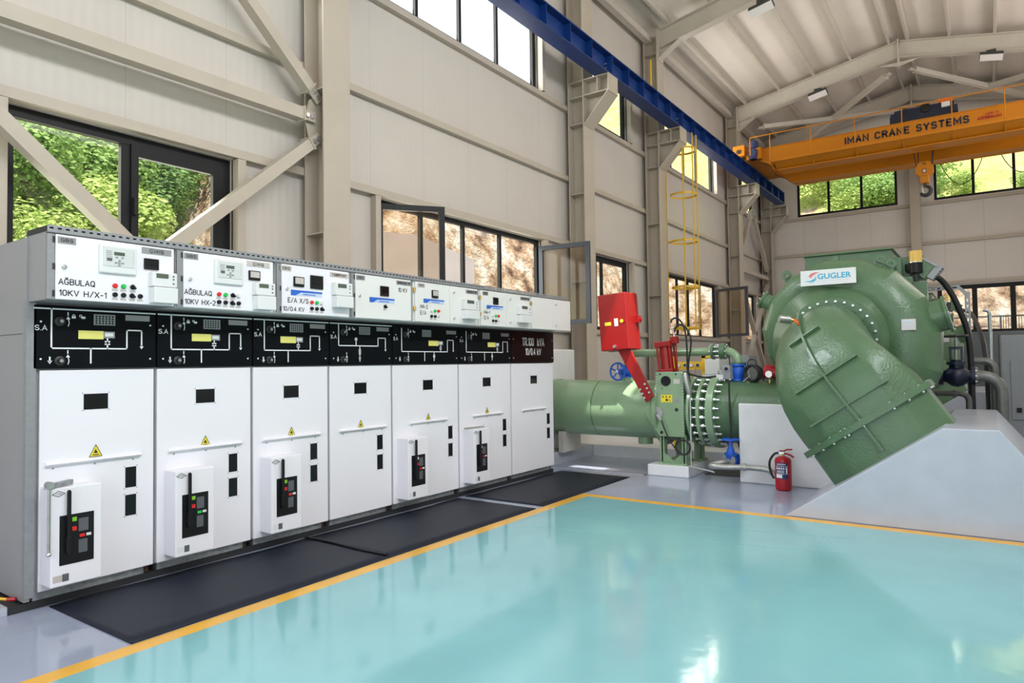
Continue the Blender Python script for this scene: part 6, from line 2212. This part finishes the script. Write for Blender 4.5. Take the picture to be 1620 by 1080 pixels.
# concrete shed behind the middle window
sd = MB().prism([(8.2, 0), (12.09, 0), (12.09, 3.81), (10.25, 4.10), (9.15, 4.02), (8.2, 3.95)], 'xz', 9.5, 12.0)
tag(sd.build('retaining_wall', 'shed_concrete'), 'grey concrete wall with a sloping top seen through the middle window', 'wall', None, 'thing')


def tree_mesh(name, h, r, n, leafm, seed, z0=0.25, ls=0.13):
    rd = random.Random(seed)
    blobs = []
    for k in range(9):
        a, q = rd.uniform(0, 6.28), rd.uniform(0, 0.65) * r
        zc = h * rd.uniform(z0 + 0.12, 0.88)
        blobs.append((q * math.cos(a), q * math.sin(a), zc, r * rd.uniform(0.32, 0.52)))
    m = MB()
    for k in range(n):
        bx, by, bz, br = rd.choice(blobs)
        while True:
            p = V((rd.uniform(-1, 1), rd.uniform(-1, 1), rd.uniform(-1, 1)))
            if 0.35 < p.length < 1:
                break
        c = V((bx, by, bz)) + p * br
        nrm = (p + V((rd.uniform(-.7, .7), rd.uniform(-.7, .7), rd.uniform(-.3, .9)))).normalized()
        a, b = frame_of(nrm)
        s1, s2 = ls * rd.uniform(0.6, 1.2), ls * rd.uniform(0.35, 0.7)
        m.add([c - a * s1 * .5, c + b * s2 * .5, c + a * s1 * .5, c - b * s2 * .5], [(0, 1, 2, 3)])
    return m


def make_tree(name, h, r, n, leafm, seed, label, cat, loc, group, **kw):
    t = thing(name, label, cat, loc, group)
    m = tree_mesh(name, h, r, n, leafm, seed, **kw)
    m.v = [p + V(loc) for p in m.v]
    m.build('foliage', leafm, t)
    k = MB().tube([V(loc) + V((0, 0, -0.5)), V(loc) + V((0.05, 0.02, h * 0.3)), V(loc) + V((-0.03, 0.05, h * 0.75))], [0.10, 0.08, 0.03], 8)
    for q in range(4):
        a = q * 1.6
        k.tube([V(loc) + V((0, 0, h * (0.25 + 0.1 * q))), V(loc) + V((r * 0.5 * math.cos(a), r * 0.5 * math.sin(a), h * (0.5 + 0.1 * q)))], [0.05, 0.015], 6)
    k.build('trunk', 'bark', t)
    return t


def at_ground(x, y, dz=-0.1):
    return (x, y, height(x, y) + dz)


GT = 'trees on the hillside beyond the left window'
GBk = 'shrubs on the hillside beyond the back windows'
protos = [make_tree('hillside_tree', 4.2, 1.7, 9500, 'leaf_mid', 3, 'mid green leafy tree on the hillside seen through the left window', 'tree', at_ground(5.2, 15.0), GT),
          make_tree('hillside_tree', 3.6, 1.6, 9500, 'leaf_light', 5, 'light green leafy tree on the hillside seen through the left window', 'tree', at_ground(6.6, 14.6), GT),
          make_tree('hillside_tree', 4.6, 1.5, 9500, 'leaf_dark', 8, 'dark green leafy tree on the hillside seen through the left window', 'tree', at_ground(7.0, 17.6), GT)]
bush = [make_tree('hillside_shrub', 2.0, 1.5, 6000, 'leaf_light', 21, 'light green shrub on the hillside behind the back windows', 'shrub', at_ground(33.2, 4.6), GBk, z0=0.1),
        make_tree('hillside_shrub', 2.4, 1.6, 6000, 'leaf_mid', 22, 'mid green shrub on the hillside behind the back windows', 'shrub', at_ground(33.0, 3.0), GBk, z0=0.1)]


def plant(p, x, y, s, rz):
    c = copy_tree(p)
    c.location = at_ground(x, y)
    c.scale = (s, s, s)
    c.rotation_euler = (0, 0, rz)


for k, (i, x, y, s) in enumerate(((0, 3.6, 13.4, 0.9), (1, 4.6, 13.0, 0.75), (2, 3.9, 15.6, 1.0), (0, 6.6, 16.6, 1.05), (1, 5.2, 17.6, 1.1), (2, 8.4, 17.0, 1.0), (0, 9.0, 19.0, 1.1),
                                  (1, 8.8, 17.8, 0.8), (0, 11.0, 20.0, 0.9), (1, 11.6, 21.4, 1.1), (2, 6.4, 20.5, 1.2), (0, 4.4, 19.5, 1.2), (1, 7.6, 22.0, 1.25), (2, 10.0, 22.5, 1.3),
                                  (0, 12.6, 21.5, 1.2), (1, 3.0, 17.2, 1.1), (0, 13.6, 24.5, 1.3), (2, 3.2, 12.4, 0.55))):
    plant(protos[i], x, y, s, 1.1 * k)
for k, (i, x, y, s) in enumerate(((1, 34.0, 4.0, 1.1), (1, 35.5, 3.0, 1.3), (0, 36.0, 5.0, 1.2), (1, 37.0, 2.2, 1.2), (0, 33.0, 1.2, 0.5), (0, 34.0, -0.4, 0.45), (1, 35.0, -1.6, 0.5),
                                  (0, 38.0, 6.5, 1.4), (0, 36.5, 0.6, 0.5), (1, 33.4, -2.2, 0.55))):
    plant(bush[i], x, y, s, 0.9 * k)
# railing outside the back window
rl = thing('railing', 'dark steel railing outside the lower back window', 'railing', (27.9, 0, -0.2))
MB().box(27.88, 27.92, -3.5, 1.6, 2.78, 2.83).build('top_rail', 'dark_steel', rl)
MB().box(27.88, 27.92, -0.35, 1.6, 2.46, 2.49).build('low_rail', 'dark_steel', rl)
for k in range(12):
    y = -0.42 - 0.07 * k
    MB().box(27.89, 27.91, y - 0.009, y + 0.009, 2.12, 2.80).build('baluster', 'dark_steel', rl)
for y in (1.5, 0.6, -0.35, -1.35, -2.6):
    MB().box(27.87, 27.93, y - 0.03, y + 0.03, -0.3, 2.82).build('post', 'dark_steel', rl)
